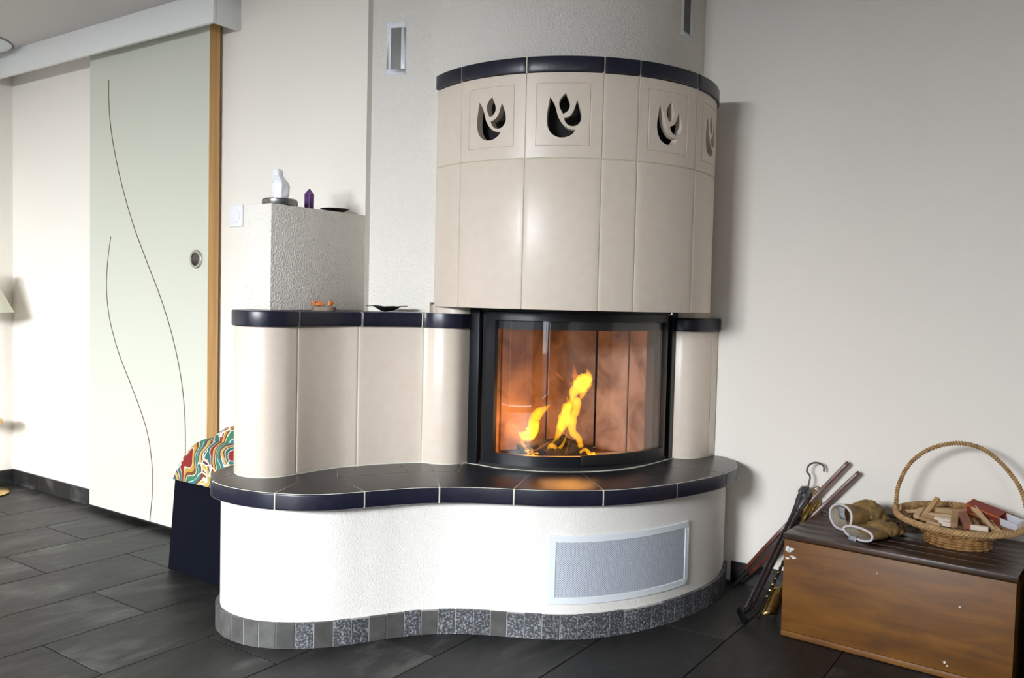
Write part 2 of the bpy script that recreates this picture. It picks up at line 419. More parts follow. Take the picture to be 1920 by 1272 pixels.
# floor lamp of which only the shade corner and the foot are in view
lp = thing('floor_lamp', 'cream conical lampshade on brass floor lamp at the left picture edge', 'lamp', (-4.415, 1.925, 0))
m_shade = mat('cream_shade', (.74,.73,.60), .8)
obj('lamp_shade', *lathevf([(.036,1.08),(.138,.882),(.1365,.882),(.0345,1.08)], 48, (-4.415,1.925,0)), m_shade, lp)
obj('pole', *tubevf([(-4.415,1.925,.02),(-4.415,1.925,1.09)], .009, 12), m_brass, lp)
obj('base', *lathevf([(0,.001),(.115,.001),(.12,.006),(.112,.012),(.03,.02),(.012,.04),(0,.04)], 48, (-4.415,1.925,0)), m_brass, lp)
obj('tray', *lathevf([(.0,.345),(.088,.345),(.09,.36),(.0,.36)], 32, (-4.415,1.925,0)), m_brass, lp)

# ------------------------------------------------------------------ tiled stove
st = thing('tiled_stove', 'cream and navy tiled wood stove with curved white bench base', 'stove', (-1.7, 2.2, 0))
PL = catmull([(-2.272,2.135),(-2.272,1.95),(-2.262,1.80),(-2.235,1.70),(-2.19,1.622),(-2.128,1.572),(-2.058,1.549),(-1.99,1.547),(-1.925,1.562),(-1.845,1.607),(-1.765,1.688),(-1.705,1.785),(-1.648,1.876),(-1.577,1.957),(-1.485,2.022),(-1.40,2.065),(-1.318,2.108),(-1.235,2.17),(-1.163,2.262),(-1.098,2.388),(-1.05,2.555),(-1.031,2.734),(-1.052,2.875),(-1.085,2.985)], 10)
BASE = offset(PL, -.013)
V, F = prismvf([tuple(p) for p in BASE] + [(-1.3,2.985),(-2.0,2.135)], 0, .402)
obj('plaster_base', V, F, m_base, st)
# slate plinth pieces: walk along the outline
def walk(path):
    s = [0]
    for a, b in zip(path, path[1:]): s.append(s[-1]+(b-a).length)
    return s
def at(path, s, t):
    for i in range(len(s)-1):
        if s[i+1] >= t: return path[i].lerp(path[i+1], (t-s[i])/max(1e-9, s[i+1]-s[i]))
    return path[-1]
sl = walk(PL); t = 0; wid = .0515; rng = random.Random(3)
obj('plinth_grout', *stripvf(offset(PL,-.0012), offset(PL,-.0129), 0, .0715), mat('plinth_joint', (.34,.32,.32), .9), st)
idx = 0
while t < sl[-1]-.02:
    w = wid + rng.uniform(-.002,.002); e = min(t+w, sl[-1])
    pts = [at(PL, sl, t+.0014+(e-t-.0028)*q/3) for q in range(4)]
    d = pts[-1]-pts[0]; n2 = Vector((d.y,-d.x)).normalized()
    off = rng.uniform(0,.0012)
    outer = [p+n2*off for p in pts]; inner = [p-n2*.012 for p in pts]
    xm = (pts[1].x+pts[2].x)/2
    rough_one = pts[1].y > 1.6 and (any(a_ < xm < b_ for a_, b_ in ((-1.85,-1.80),(-1.765,-1.705),(-1.66,-1.62),(-1.59,-1.455))) or xm > -1.405)
    top = .0725+rng.uniform(-.0012,.0012)
    obj('stone', *stripvf(outer, inner, .0005, top), m_pr if rough_one else m_ps, st, bevel=.0008, seg=1)
    t = e; idx += 1

# bench slab
SB = catmull([(-2.287,2.135),(-2.287,1.95),(-2.285,1.80),(-2.272,1.715),(-2.228,1.632),(-2.15,1.563),(-2.08,1.538),(-2.0,1.533),(-1.93,1.543),(-1.874,1.562),(-1.80,1.60),(-1.743,1.655),(-1.692,1.74),(-1.633,1.842),(-1.568,1.92),(-1.48,1.99),(-1.39,2.043),(-1.285,2.105),(-1.18,2.203),(-1.111,2.305),(-1.046,2.459),(-1.0,2.64),(-.995,2.79),(-1.035,2.91),(-1.10,2.985)], 10)
V, F = prismvf([tuple(p) for p in offset(SB,-.003)] + [(-1.3,2.984),(-2.0,2.134)], .4022, .4490)
obj('bench_grout', V, F, m_grout, st, label='cream grout between the bench tiles')
dc = (-1.662, 2.672); dr = .413
def arc(a0, a1, n=6): return [(dc[0]+dr*math.cos(R(a0+(a1-a0)*k/n)), dc[1]+dr*math.sin(R(a0+(a1-a0)*k/n))) for k in range(n+1)]
def bench_tile(o0, o1, inner, front=True):
    if front:
        i0 = nearest(SB, o0); i1 = nearest(SB, o1)
        if o0[0] < -2.28 and o0[1] > 2.1: i0 = 0
        if o1[1] > 2.97: i1 = len(SB)-1
        seg = trim(SB, i0, i1, .0014)
    else: seg = []
    poly = [tuple(p) for p in seg] + list(inner)
    # shrink the inner corners a hair to leave the joint
    n = len(poly); cxm = sum(p[0] for p in poly)/n; cym = sum(p[1] for p in poly)/n
    area2 = sum(poly[i][0]*poly[(i+1)%n][1]-poly[(i+1)%n][0]*poly[i][1] for i in range(n))
    if area2 < 0: poly.reverse()
    nf = len(seg); out = []
    for i in range(n):
        a, p, b = Vector(poly[i-1]), Vector(poly[i]), Vector(poly[(i+1)%n])
        e1 = (p-a).normalized(); e2 = (b-p).normalized()
        n1 = Vector((-e1.y,e1.x)); n2_ = Vector((-e2.y,e2.x)); m_ = (n1+n2_)
        if m_.length < .3: out.append(p); continue
        m_.normalize(); out.append(p + m_*.0012/max(.35, m_.dot(n1)))
    z0 = .400 if front else .43
    V, F = prismvf([tuple(p) for p in out], z0, .450)
    me = bpy.data.meshes.new('bench_tile'); bm = bmesh.new()
    vs = [bm.verts.new(v) for v in V]
    for f in F: bm.faces.new([vs[i] for i in f])
    bmesh.ops.recalc_face_normals(bm, faces=bm.faces)
    if front:
        segset = {(round(p[0],3), round(p[1],3)) for p in seg}
        def on(v): return any(abs(v.co.x-p[0]) < .004 and abs(v.co.y-p[1]) < .004 for p in seg)
        es = [e for e in bm.edges if abs(e.verts[0].co.z-e.verts[1].co.z) < 1e-5 and e.calc_face_angle(0) > 1 and on(e.verts[0]) and on(e.verts[1])]
        bmesh.ops.bevel(bm, geom=es, offset=.007, segments=4, profile=.5, affect='EDGES', clamp_overlap=True)
    off = base_of(st)
    for v in bm.verts: v.co -= off
    bm.normal_update()
    me.materials.append(m_navy); me.materials.append(m_navytop)
    for f in bm.faces:
        f.smooth = True
        if f.normal.z > .9: f.material_index = 1
    bm.to_mesh(me); bm.free(); me.set_sharp_from_angle(angle=R(40))
    o = bpy.data.objects.new('bench_tile', me); C.objects.link(o); o.parent = st
A0 = -107.5
bench_tile((-2.287,2.135), (-2.12,1.552), [(-2.16,1.67),(-2.10,1.75),(-2.10,2.12)])
bench_tile((-2.12,1.552), (-1.868,1.564), [(-1.956,1.766),(-2.011,1.767),(-2.10,1.75),(-2.16,1.67)])
bench_tile((-1.868,1.564), (-1.692,1.74), [(-1.89,1.825),(-1.956,1.766)])
bench_tile((-1.692,1.74), (-1.567,1.921), [(-1.723,2.079),(-1.776,2.021),(-1.89,1.825)])
bench_tile((-1.567,1.921), (-1.388,2.044), [(-1.475,2.253),(-1.663,2.132),(-1.723,2.079)])
bench_tile((-1.388,2.044), (-1.178,2.206), arc(-43.8,-65.5)+[(-1.475,2.253)])
bench_tile((-1.178,2.206), (-1.053,2.44), [(-1.229,2.51)]+arc(-20,-43.8))
bench_tile((-1.053,2.44), (-.996,2.70), [(-1.16,2.663)]+arc(-3,-20)+[(-1.229,2.51)])
bench_tile((-.996,2.70), (-1.10,2.985), [(-1.24,2.985),(-1.24,2.83)]+arc(-3,-3,1)[:1]+[(-1.16,2.663)])
bench_tile(0,0,[(-2.011,1.767),(-1.956,1.766),(-1.89,1.825),(-1.984,1.916),(-2.05,1.93),(-2.06,1.80)], False)
bench_tile(0,0,[(-1.984,1.916),(-1.89,1.825),(-1.776,2.021),(-1.899,2.102),(-1.98,2.12),(-2.05,1.93)], False)
bench_tile(0,0,[(-1.899,2.102),(-1.776,2.021),(-1.723,2.079),(-1.804,2.163),(-1.88,2.20)], False)
bench_tile(0,0,[(-1.804,2.163),(-1.723,2.079),(-1.663,2.132),(-1.728,2.227),(-1.77,2.27),(-1.84,2.2)], False)
bench_tile(0,0,[(-1.728,2.227),(-1.663,2.132),(-1.475,2.253)]+arc(-65.5,-95)+[(-1.74,2.27)], False)

# tiled body under the shelf
BD = catmull([(-2.226,2.135),(-2.226,1.95),(-2.224,1.80),(-2.212,1.72),(-2.183,1.672),(-2.135,1.647),(-2.082,1.645),(-2.037,1.67),(-2.014,1.715),(-2.008,1.767),(-2.002,1.85),(-1.988,1.93),(-1.962,1.99),(-1.925,2.062),(-1.885,2.12),(-1.845,2.163),(-1.805,2.172),(-1.77,2.188),(-1.745,2.222),(-1.739,2.285)], 8)
def split_strip(name, path, joints, z0, z1, m, thick=.012, gap=.0019, bev=.0009, out=0, **kw):
    path = offset(path, out) if out else path
    ids = [0] + [nearest(path, j) for j in joints] + [len(path)-1]
    for a, b in zip(ids, ids[1:]):
        if b-a < 1: continue
        seg = trim(path, a, b, gap); inn = offset(seg, -thick)
        obj(name, *stripvf(seg, inn, z0, z1), m, st, bevel=bev, **kw)
split_strip('body_tile', BD, [(-2.212,1.72),(-2.008,1.767),(-1.966,1.982),(-1.847,2.162)], .4545, .902, m_cream)
CORE = offset(BD, -.0012)
V, F = prismvf([tuple(p) for p in CORE] + [(-1.80,2.30),(-2.05,2.134)], .450, .9035)
obj('body_grout', V, F, m_grout, st)
# shelf: navy edge tiles
SH = offset(BD, .010)
ids = [0] + [nearest(SH, j) for j in [(-2.205,1.69),(-2.004,1.767),(-1.956,1.985),(-1.842,2.153)]] + [len(SH)-1]
for a, b in zip(ids, ids[1:]):
    seg = trim(SH, a, b, .0013); inn = offset(seg, -.07)
    obj('shelf_tile', *stripvf(seg, inn, .903, .950), m_navy, st, bevel=.006, seg=3)
V, F = prismvf([tuple(p) for p in offset(SH,-.003)] + [(-1.80,2.30),(-1.88,2.2425),(-2.09,2.17),(-2.10,2.134)], .904, .9485)
obj('shelf_grout', V, F, m_grout, st)
V, F = prismvf([tuple(p) for p in offset(SH,-.072)] + [(-1.83,2.25),(-1.90,2.225),(-2.09,2.16),(-2.095,2.134)], .9486, .9498)
obj('shelf_top_tile', V, F, m_navytop, st)
# right pillar
RP = catmull([(-1.244,2.826),(-1.215,2.832),(-1.185,2.852),(-1.163,2.895),(-1.152,2.95),(-1.148,2.985)], 6)
jr = nearest(RP, (-1.153,2.945))
for a, b in ((0, jr), (jr, len(RP)-1)):
    seg = trim(RP, a, b, .001); obj('body_tile', *stripvf(seg, offset(seg,-.012), .4545, .902), m_cream, st, bevel=.001)
V, F = prismvf([tuple(p) for p in offset(RP,-.003)] + [(-1.25,2.985)], .450, .9035); obj('body_grout', V, F, m_grout, st)
SR = offset(RP, .010); SR[-1].y = 2.985
V, F = prismvf([tuple(p) for p in SR] + [(-1.25,2.985),(-1.25,2.826)], .903, .950); obj('shelf_tile', V, F, m_navy, st, bevel=.006, seg=3, ang=50)
# cream collar between shelf and hood
hc = (-1.601, 2.654); hr = .511
m_collar = m_cream
COL = catmull([(-1.90,2.262),(-1.862,2.240),(-1.83,2.216),(-1.78,2.212),(-1.745,2.235),(-1.735,2.29)], 6)
obj('collar', *stripvf(COL, offset(COL,-.02), .9502, .978), m_collar, st)
COL = catmull([(-1.246,2.84),(-1.215,2.85),(-1.185,2.885),(-1.175,2.985)], 6)
obj('collar', *stripvf(COL, offset(COL,-.02), .9502, .978), m_collar, st)

# hood tiles
ZB, ZM, ZT, ZR = .9725, 1.4285, 1.683, 1.730
AZ = [-118, -101, -74, -47.8, -35, -7.2, 19, 36]
for i in range(len(AZ)-1):
    a0, a1 = AZ[i]+.18, AZ[i+1]-.18
    obj('hood_tile', *sector(*hc, hr-.03, hr, a0, a1, ZB, ZM-.002, 12), m_cream, st, bevel=.0011)
    obj('rim_tile', *sector(*hc, hr-.05, hr+.007, a0, a1, ZT+.0015, ZR, 12), m_navy, st, bevel=.003, seg=2)
HOLES = [
 [(1205,245),(1175,420),(1163,560),(1185,680),(1240,765),(1320,810),(1400,818),(1480,800),(1540,760),(1578,705),(1510,702),(1440,670),(1375,605),(1325,520),(1295,420),(1268,345),(1232,285)],
 [(1428,186),(1370,245),(1337,310),(1338,370),(1362,430),(1393,483),(1445,455),(1480,405),(1488,350),(1472,290),(1447,240)],
 [(1588,285),(1565,370),(1540,440),(1500,500),(1455,532),(1408,543),(1430,600),(1475,643),(1530,657),(1590,645),(1635,600),(1655,540),(1650,460),(1622,370)]]
def inside(p, poly):
    r = False; n = len(poly)
    for i in range(n):
        x1, y1 = poly[i]; x2, y2 = poly[i-1]
        if (y1 > p[1]) != (y2 > p[1]) and p[0] < (x2-x1)*(p[1]-y1)/(y2-y1)+x1: r = not r
    return r
def smooth_poly(P, n=4):
    """round a closed outline while keeping its sharp tips"""
    N = len(P); out = []
    for i in range(N):
        p0, p1, p2, p3 = [Vector(P[(i+q-1) % N]) for q in range(4)]
        a = (p1-p0).angle(p2-p1); b = (p2-p1).angle(p3-p2)
        m1 = (p2-p0)*.5 if a < R(50) else (p2-p1); m2 = (p3-p1)*.5 if b < R(50) else (p2-p1)
        for k in range(n):
            t = k/n
            out.append(tuple((2*t**3-3*t*t+1)*p1+(t**3-2*t*t+t)*m1+(-2*t**3+3*t*t)*p2+(t**3-t*t)*m2))
    return out
def motif_tile(a0, a1, s0, s1):
    z0, z1 = ZM+.002, ZT-.0005; q0, q1 = 1.463, 1.652
    V = []; E = []
    def loop(pts):
        n = len(V); V.extend(Vector(p) for p in pts); m_ = len(pts)
        E.extend((n+i, n+(i+1) % m_) for i in range(m_))
    def rect(xa, xb, ya, yb, nx=10, ny=4):
        return [(xa+(xb-xa)*i/nx, ya) for i in range(nx)] + [(xb, ya+(yb-ya)*i/ny) for i in range(ny)] + [(xb-(xb-xa)*i/nx, yb) for i in range(nx)] + [(xa, yb-(yb-ya)*i/ny) for i in range(ny)]
    k = R(1)*hr   # work in metres along the arc
    loop(rect(a0*k, a1*k, z0, z1)); b = .0012
    loop(rect(s0*k, s1*k, q0, q1)); loop(rect(s0*k+b, s1*k-b, q0+b, q1-b))
    loop(rect(s0*k+.0032, s1*k-.0032, q0+.0032, q1-.0032)); loop(rect(s0*k+.0044, s1*k-.0044, q0+.0044, q1-.0044))
    holes = []
    for hp in HOLES:
        pts = [((x-1005)/790, (945-y)/905) for x, y in hp]
        pts = [(s0*k+u*(s1-s0)*k, q0+v*(q1-q0)) for u, v in smooth_poly(pts)]
        holes.append(pts); loop(pts)
    for i in range(1, 16):
        for j in range(1, 9):
            p = (a0*k+(a1-a0)*k*i/16, z0+(z1-z0)*j/9)
            if not any(inside(p, h_) for h_ in holes): V.append(Vector(p))
    vs, es, fs, *_ = delaunay_2d_cdt(V, E, [], 0, 1e-6)
    bm = bmesh.new(); bv = []
    def depth(p):
        u = min(p[0]-s0*k, s1*k-p[0], p[1]-q0, q1-p[1])
        return -.0022 if .0011 < u < .0033 else 0
    def P3(p, r): a = p[0]/k; return (hc[0]+r*math.cos(R(a)), hc[1]+r*math.sin(R(a)), p[1])
    for p in vs: bv.append(bm.verts.new(P3(p, hr+depth(p))))
    flat = {v: p for v, p in zip(bv, vs)}
    for f in fs:
        c = ((vs[f[0]][0]+vs[f[1]][0]+vs[f[2]][0])/3, (vs[f[0]][1]+vs[f[1]][1]+vs[f[2]][1])/3)
        if any(inside(c, h_) for h_ in holes): continue
        if not (a0*k < c[0] < a1*k and z0 < c[1] < z1): continue
        bm.faces.new([bv[i] for i in f])
    bd = [e for e in bm.edges if len(e.link_faces) == 1]
    new = {}
    for e in bd:
        for v in e.verts:
            if v not in new: new[v] = bm.verts.new(P3(flat[v], hr-.026))
    for e in bd:
        a, b_ = e.verts; bm.faces.new((a, b_, new[b_], new[a]))
    for v in [v for v in bm.verts if not v.link_faces]: bm.verts.remove(v)
    bmesh.ops.recalc_face_normals(bm, faces=bm.faces)
    # face outward
    f0 = max(bm.faces, key=lambda f: f.calc_area())
    off = base_of(st)
    ref = [f for f in bm.faces if abs(f.normal.z) < .1 and f.normal.xy.length > .9 and (Vector((f.calc_center_median().x-hc[0], f.calc_center_median().y-hc[1])).normalized().dot(f.normal.xy) < -.9)]
    if len(ref) > len(bm.faces)/4: bmesh.ops.reverse_faces(bm, faces=bm.faces)
    for v in bm.verts: v.co -= off
    me = bpy.data.meshes.new('hood_tile'); 
    for f in bm.faces: f.smooth = True
    bm.to_mesh(me); bm.free(); me.materials.append(m_cream); me.set_sharp_from_angle(angle=R(28))
    o = bpy.data.objects.new('hood_tile', me); C.objects.link(o); o.parent = st
    o['label'] = 'upper hood tile with a three-leaf flame cut-out in a square frame'
for i in range(len(AZ)-1):
    a0, a1 = AZ[i]+.18, AZ[i+1]-.18
    if i in (1, 2, 4, 5):
        s0, s1 = {1: (-97.1,-78), 2: (-70.5,-51.8), 4: (-31.3,-12.7), 5: (-2.6,15.8)}[i]
        motif_tile(a0, a1, s0, s1)
    else:
        obj('hood_tile', *sector(*hc, hr-.03, hr, a0, a1, ZM+.002, ZT-.0005, 12), m_cream, st, bevel=.0018)
obj('joint', *sector(*hc, hr-.028, hr-.0020, -118, 36, ZM-.004, ZM+.004, 60), m_grout2, st, smooth=False)
for a in AZ[1:-1]:
    obj('joint', *sector(*hc, hr-.028, hr-.0020, a-.4, a+.4, ZB+.002, ZT, 1), m_grout2, st, smooth=False)
    obj('joint', *sector(*hc, hr-.028, hr+.0035, a-.3, a+.3, ZT, ZR-.002, 1), m_grout, st, smooth=False)
obj('hood_shade_sheet', *sector(*hc, hr-.075, hr-.062, -125, 40, ZB+.01, ZR-.005, 60), m_dark, st)  # near-black sheet added behind the cut-outs to stand for inner shade
poly = [(hc[0]+(hr-.045)*math.cos(R(a)), hc[1]+(hr-.045)*math.sin(R(a))) for a in range(-118, 37, 4)]
obj('hood_cap', *prismvf(poly, ZR-.004, ZR-.001), m_navy, st, smooth=False)
obj('hood_underside', *prismvf([(hc[0]+(hr-.028)*math.cos(R(a)), hc[1]+(hr-.028)*math.sin(R(a))) for a in range(-118, 37, 4)], ZB+.004, ZB+.009), m_dark, st, smooth=False)

# ------------------------------------------------------------------ stove insert: jambs, curved door, glass, fire chamber
DP = catmull([(-1.695,2.2745),(-1.64,2.268),(-1.591,2.272),(-1.49,2.303),(-1.408,2.360),(-1.348,2.426),(-1.298,2.510),(-1.264,2.62),(-1.250,2.72),(-1.2465,2.79)], 12)
s_d = walk(DP)
def dseg(a, b, n, d=0):
    """piece of the curved door plan between two fractions, pushed outward by d"""
    pts = [at(DP, s_d, s_d[-1]*(a+(b-a)*k/n)) for k in range(n+1)]
    return offset(pts, d)
def dstrip(a, b, z0, z1, d0, d1, n=24): return stripvf(dseg(a,b,n,d1), dseg(a,b,n,d0), z0, z1)
# light joint on the bench round the insert
GJ = catmull([(-1.738,2.262),(-1.69,2.262),(-1.60,2.259)] + arc(-78,-10,8) + [(-1.243,2.74),(-1.236,2.83)], 4)
obj('joint_line', *stripvf(GJ, offset(GJ,-.004), .4495, .4512), m_grout, st)
ja = box('jamb', (-1.7375,-1.6985,2.270,2.31,.4505,.9723), m_black, st, bevel=.001)
box('jamb', (-1.2475,-1.2435,2.80,2.84,.4505,.9723), m_black, st)
jb = obj('inner_frame', *merge(dstrip(.0,1,.4502,.462,-.05,-.004), dstrip(0,1,.962,.9722,-.05,-.002), dstrip(-.0,.028,.462,.962,-.05,-.012), dstrip(.972,1,.462,.962,-.05,-.012)), m_blackr, st)
fd = .034; GL, GRt = .082, .955
dd = thing('stove_door', None, None, (0,0,0)); bpy.data.objects.remove(dd)
door_fr = obj('stove_door', *merge(dstrip(fd,.972,.4625,.497,-.018,0,40), dstrip(fd,.972,.934,.960,-.018,0,40), dstrip(fd,GL,.497,.934,-.018,0,4), dstrip(GRt,.972,.497,.934,-.018,0,3)), m_black, st, bevel=.0008, seg=1, label='black curved steel door frame')
obj('glass', *dstrip(GL-.005,GRt+.005,.492,.938,-.012,-.008,60), m_glass, door_fr, label='curved glass pane of the stove door')
obj('door_handle', *merge(dstrip(.46,.72,.470,.503,.001,.012,16)), m_blackr, door_fr, bevel=.002)
# fireclay chamber
ZF = .428
PPp = [(-1.800,2.545),(-1.738,2.766),(-1.603,2.904),(-1.469,2.911),(-1.372,2.860)]
LPp = [(-1.800,2.545),(-1.765,2.42),(-1.70,2.33)]
def panel(a, b, z0=ZF, z1=.905, m=m_fp, g=.0022):
    a, b = Vector(a), Vector(b); d = (b-a).normalized(); n = Vector((-d.y, d.x))
    # the chamber is on the right-hand side of travel for the back panels
    A = a+d*g; B = b-d*g
    poly = [tuple(A), tuple(B), tuple(B+n*.02), tuple(A+n*.02)]
    V, F = prismvf(poly, z0, z1); return V, F
for a, b in zip(PPp, PPp[1:]): obj('firebrick', *panel(a, b), m_fp, st, bevel=.003, seg=1)
for a, b in zip(LPp[1:], LPp): obj('firebrick', *panel(a, b), m_fp, st, bevel=.003, seg=1)
obj('steel_side', *panel(PPp[-1], (-1.275,2.79), .43, .96, m_linersteel), m_linersteel, st)
ch = [(-1.715,2.30),(-1.83,2.54),(-1.765,2.79),(-1.62,2.94),(-1.465,2.945),(-1.36,2.895),(-1.262,2.81)]
fp = [tuple(p) for p in dseg(0,1,20,-.02)]
obj('chamber_floor', *prismvf(ch[::-1]+fp, .40, ZF), m_fp, st)
obj('chamber_roof', *prismvf(ch[::-1]+fp, .905, .93), m_blackr, st)
chp = [Vector(p) for p in ch]
obj('chamber_shell', *stripvf(chp, offset(chp, -.012), .43, .96), m_blackr, st)

# logs, ash, flames (local axes: u across the picture plane of the chamber, v towards its back)
FO = Vector((-1.60, 2.60)); FU = Vector((.822,.568)); FV = Vector((-.568,.822))
def FP(u, z, v=0): p = FO+FU*u+FV*v; return Vector((p.x, p.y, z))
def px(x, y, v=0): return FP((x-1050)/528, 1-(y-556)/528, v)
ash = thing('ash_bed', 'bed of ash and small embers on the stove floor', 'ash', (-1.60,2.58,ZF)); bpy.data.objects.remove(ash)
bm = bmesh.new(); bmesh.ops.create_grid(bm, x_segments=36, y_segments=24, size=1)
for v in bm.verts:
    r = v.co.xy.length; u = v.co.x*.19; w = v.co.y*.12
    hgt = max(0, 1-max(abs(v.co.x), abs(v.co.y))**3)*(.018+.018*noise.noise(Vector((u*30,w*30,1))))
    v.co = FP(u-.02, ZF+.0005+max(hgt,0), w)
me = bpy.data.meshes.new('ash_bed'); bm.to_mesh(me); bm.free(); me.materials.append(m_ash)
o = bpy.data.objects.new('ash_bed', me); C.objects.link(o); tag(o, 'bed of grey ash and charcoal crumbs on the stove floor', 'ash', kind='stuff')
def log(a, b, r, label, seed):
    a, b = Vector(a), Vector(b); rg = random.Random(seed); n = 12; path = [a.lerp(b, i/n) for i in range(n+1)]
    r *= 1.22
    V, F = tubevf(path, [r*(1+.1*rg.uniform(-1,1)) for _ in path], 14)
    V = [v + Vector([noise.noise(v*35+Vector((seed,i*7,0)))*r*.35 for i in range(3)]) for v in V]
    o = obj('charred_log', V, F, m_char); tag(o, label, 'log', 'charred logs in the stove')
    return o
log(px(985,843,.02), px(1075,826,.07), .019, 'charred log at the back left under the small left flame', 1)
log(px(1010,850,-.03), px(1062,822,.0), .017, 'charred log leaning up in the middle of the stove fire', 2)
log(px(1035,848,-.05), px(1120,838,.0), .020, 'charred log lying at front centre of the stove fire', 3)
log(px(1062,820,.05), px(1122,850,.02), .016, 'charred log sloping down to the right in the stove fire', 4)
log(px(1030,846,.03), px(1098,846,.05), .020, 'thickest charred log lying flat at the back of the stove fire', 6)
log(px(950,852,.03), px(1000,846,.02), .012, 'thin black log end at the far left of the stove fire', 5)
rg = random.Random(11)
V = []; F = []
for i in range(38):
    p = px(rg.uniform(990,1130), 0, rg.uniform(-.06,.03)); p.z = rg.uniform(.44,.462); r = rg.uniform(.002,.0045)
    q = FP(0,0); d = Vector((rg.uniform(-1,1), rg.uniform(-1,1), rg.uniform(-.4,.6))).normalized()*rg.uniform(.004,.014)
    a = tubevf([p-d, p, p+d], [r*.4, r, r*.3], 5); n = len(V); V += a[0]; F += [tuple(k+n for k in f) for f in a[1]]
tag(obj('ember', V, F, m_ember), 'glowing orange embers scattered between the charred logs', 'embers', kind='stuff')
fire = thing('fire', 'yellow and orange flames of the log fire behind the stove glass', 'fire', tuple(px(1050,850)))
def flame(pts, m=m_flame, v=0, n=6, flat=(1,.55), lab=None):
    P = catmull([tuple(px(x,y,v+dv)) + (r/528,) for x,y,r,dv in pts], n)
    rs = [max(p[3]*1.05,.0006) for p in P]; path = []
    for i, p in enumerate(P):
        q = Vector(p[:3]); w = noise.noise_vector(q*30)*min(.007, rs[i]*.6); path.append(q+w)
    rs = [r*(1+.3*noise.noise(path[i]*60)) for i, r in enumerate(rs)]
    obj('flame', *tubevf(path, rs, 12, flat, up=(FV.x,FV.y,0)), m, fire, label=lab)
P = lambda *a: [(x,y,r,0) for x,y,r in a]
flame(P((1110,850,2),(1118,846,8),(1128,848,6),(1122,842,5),(1108,832,4),(1098,838,3)), v=-.05)
flame(P((1092,838,2),(1100,828,5),(1096,812,6),(1084,798,8),(1082,780,10),(1088,762,9),(1090,745,8),(1084,730,8),(1091,718,12),(1101,708,16),(1108,700,13),(1110,692,7),(1108,682,1)), v=-.02)
flame(P((1040,832,1),(1052,815,3),(1062,795,8),(1068,778,9),(1072,762,7),(1078,745,5),(1083,728,2)), v=-.03)
flame(P((1070,780,1),(1070,765,7),(1073,752,8),(1074,744,3),(1072,735,1)), v=-.01)
flame(P((1068,806,2),(1062,790,7),(1066,772,8),(1076,756,4),(1080,742,1)), v=.0)
flame(P((1096,742,1),(1102,728,6),(1110,714,6),(1115,702,3),(1114,694,1)), v=-.01)
flame(P((1084,704,1),(1090,712,7),(1100,712,6)), v=0)
flame(P((1098,716,3),(1090,702,8),(1086,692,6),(1084,682,3),(1083,674,1)), m_flame2, .0)
flame(P((1068,706,1),(1062,702,3),(1056,696,3),(1051,690,1)), m_flame2, .01)
flame(P((1090,718,1),(1082,714,4),(1076,710,1)), m_flame2, .0)
flame(P((994,834,1),(992,818,5),(1000,812,9),(1008,806,11),(1010,792,10),(1014,778,10),(1022,768,8),(1032,762,5),(1042,752,1)), v=.02)
flame(P((984,806,1),(987,812,6),(996,817,9),(1008,815,8),(1018,806,3),(1021,801,1)), v=.03)
flame(P((1010,812,2),(1016,802,5),(1020,790,4),(1021,784,1)), v=.02)
flame(P((986,818,1),(990,826,3),(997,834,3),(1004,840,1)), v=-.02)
flame(P((1036,834,1),(1042,828,5),(1050,828,5),(1056,832,3),(1064,826,3),(1070,812,2),(1074,800,1)), v=-.04)
flame(P((1010,848,2),(1009,840,4),(1007,830,2)), v=-.06)
flame(P((1070,846,1),(1074,828,2),(1078,815,1)), m_flame2, -.05)
flame(P((1060,838,2),(1075,842,3),(1092,838,3),(1108,842,2)), m_flame2, -.02)
pl = bpy.data.lights.new('fire_glow', 'POINT'); pl.energy = 1.9; pl.color = (1,.42,.13); pl.shadow_soft_size = .10
po = bpy.data.objects.new('fire_glow', pl); C.objects.link(po); po.location = px(1075,770,-.10)
pl = bpy.data.lights.new('fire_glow_low', 'POINT'); pl.energy = 1.1; pl.color = (1,.36,.08); pl.shadow_soft_size = .03
po = bpy.data.objects.new('fire_glow_low', pl); C.objects.link(po); po.location = px(1005,795,.03)

# ------------------------------------------------------------------ vents
def meshgrid(name, P0, ux, uz, w, h, pitch, bar, parent, m, dep=.0008):
    """perforated sheet: two families of thin diagonal bars clipped to the rectangle"""
    ux = Vector(ux); uz = Vector(uz); nrm = ux.cross(uz); P0 = Vector(P0); V = []; F = []
    sl_ = 1.15
    for sgn in (1, -1):
        c = -h*sl_ if sgn > 0 else 0
        while c < w + (0 if sgn > 0 else h*sl_):
            pts = []
            for t in (0, 1):
                pass
            # line x = c + sgn*z*sl_
            z0, z1 = 0, h
            if sgn > 0:
                if c < 0: z0 = -c/sl_
                if c+h*sl_ > w: z1 = (w-c)/sl_
            else:
                if c > w: z0 = (c-w)/sl_
                if c-h*sl_ < 0: z1 = c/sl_
            if z1-z0 > .001:
                a = P0+ux*(c+sgn*z0*sl_)+uz*z0; b = P0+ux*(c+sgn*z1*sl_)+uz*z1
                d = (b-a).normalized(); s_ = d.cross(nrm)*bar/2; n = len(V)
                V += [a+s_, a-s_, b-s_, b+s_, a+s_+nrm*-dep, a-s_-nrm*dep, b-s_-nrm*dep, b+s_-nrm*dep]
                F += [(n,n+1,n+2,n+3),(n+4,n+7,n+6,n+5),(n,n+4,n+5,n+1),(n+3,n+2,n+6,n+7)]
            c += pitch
    return V, F
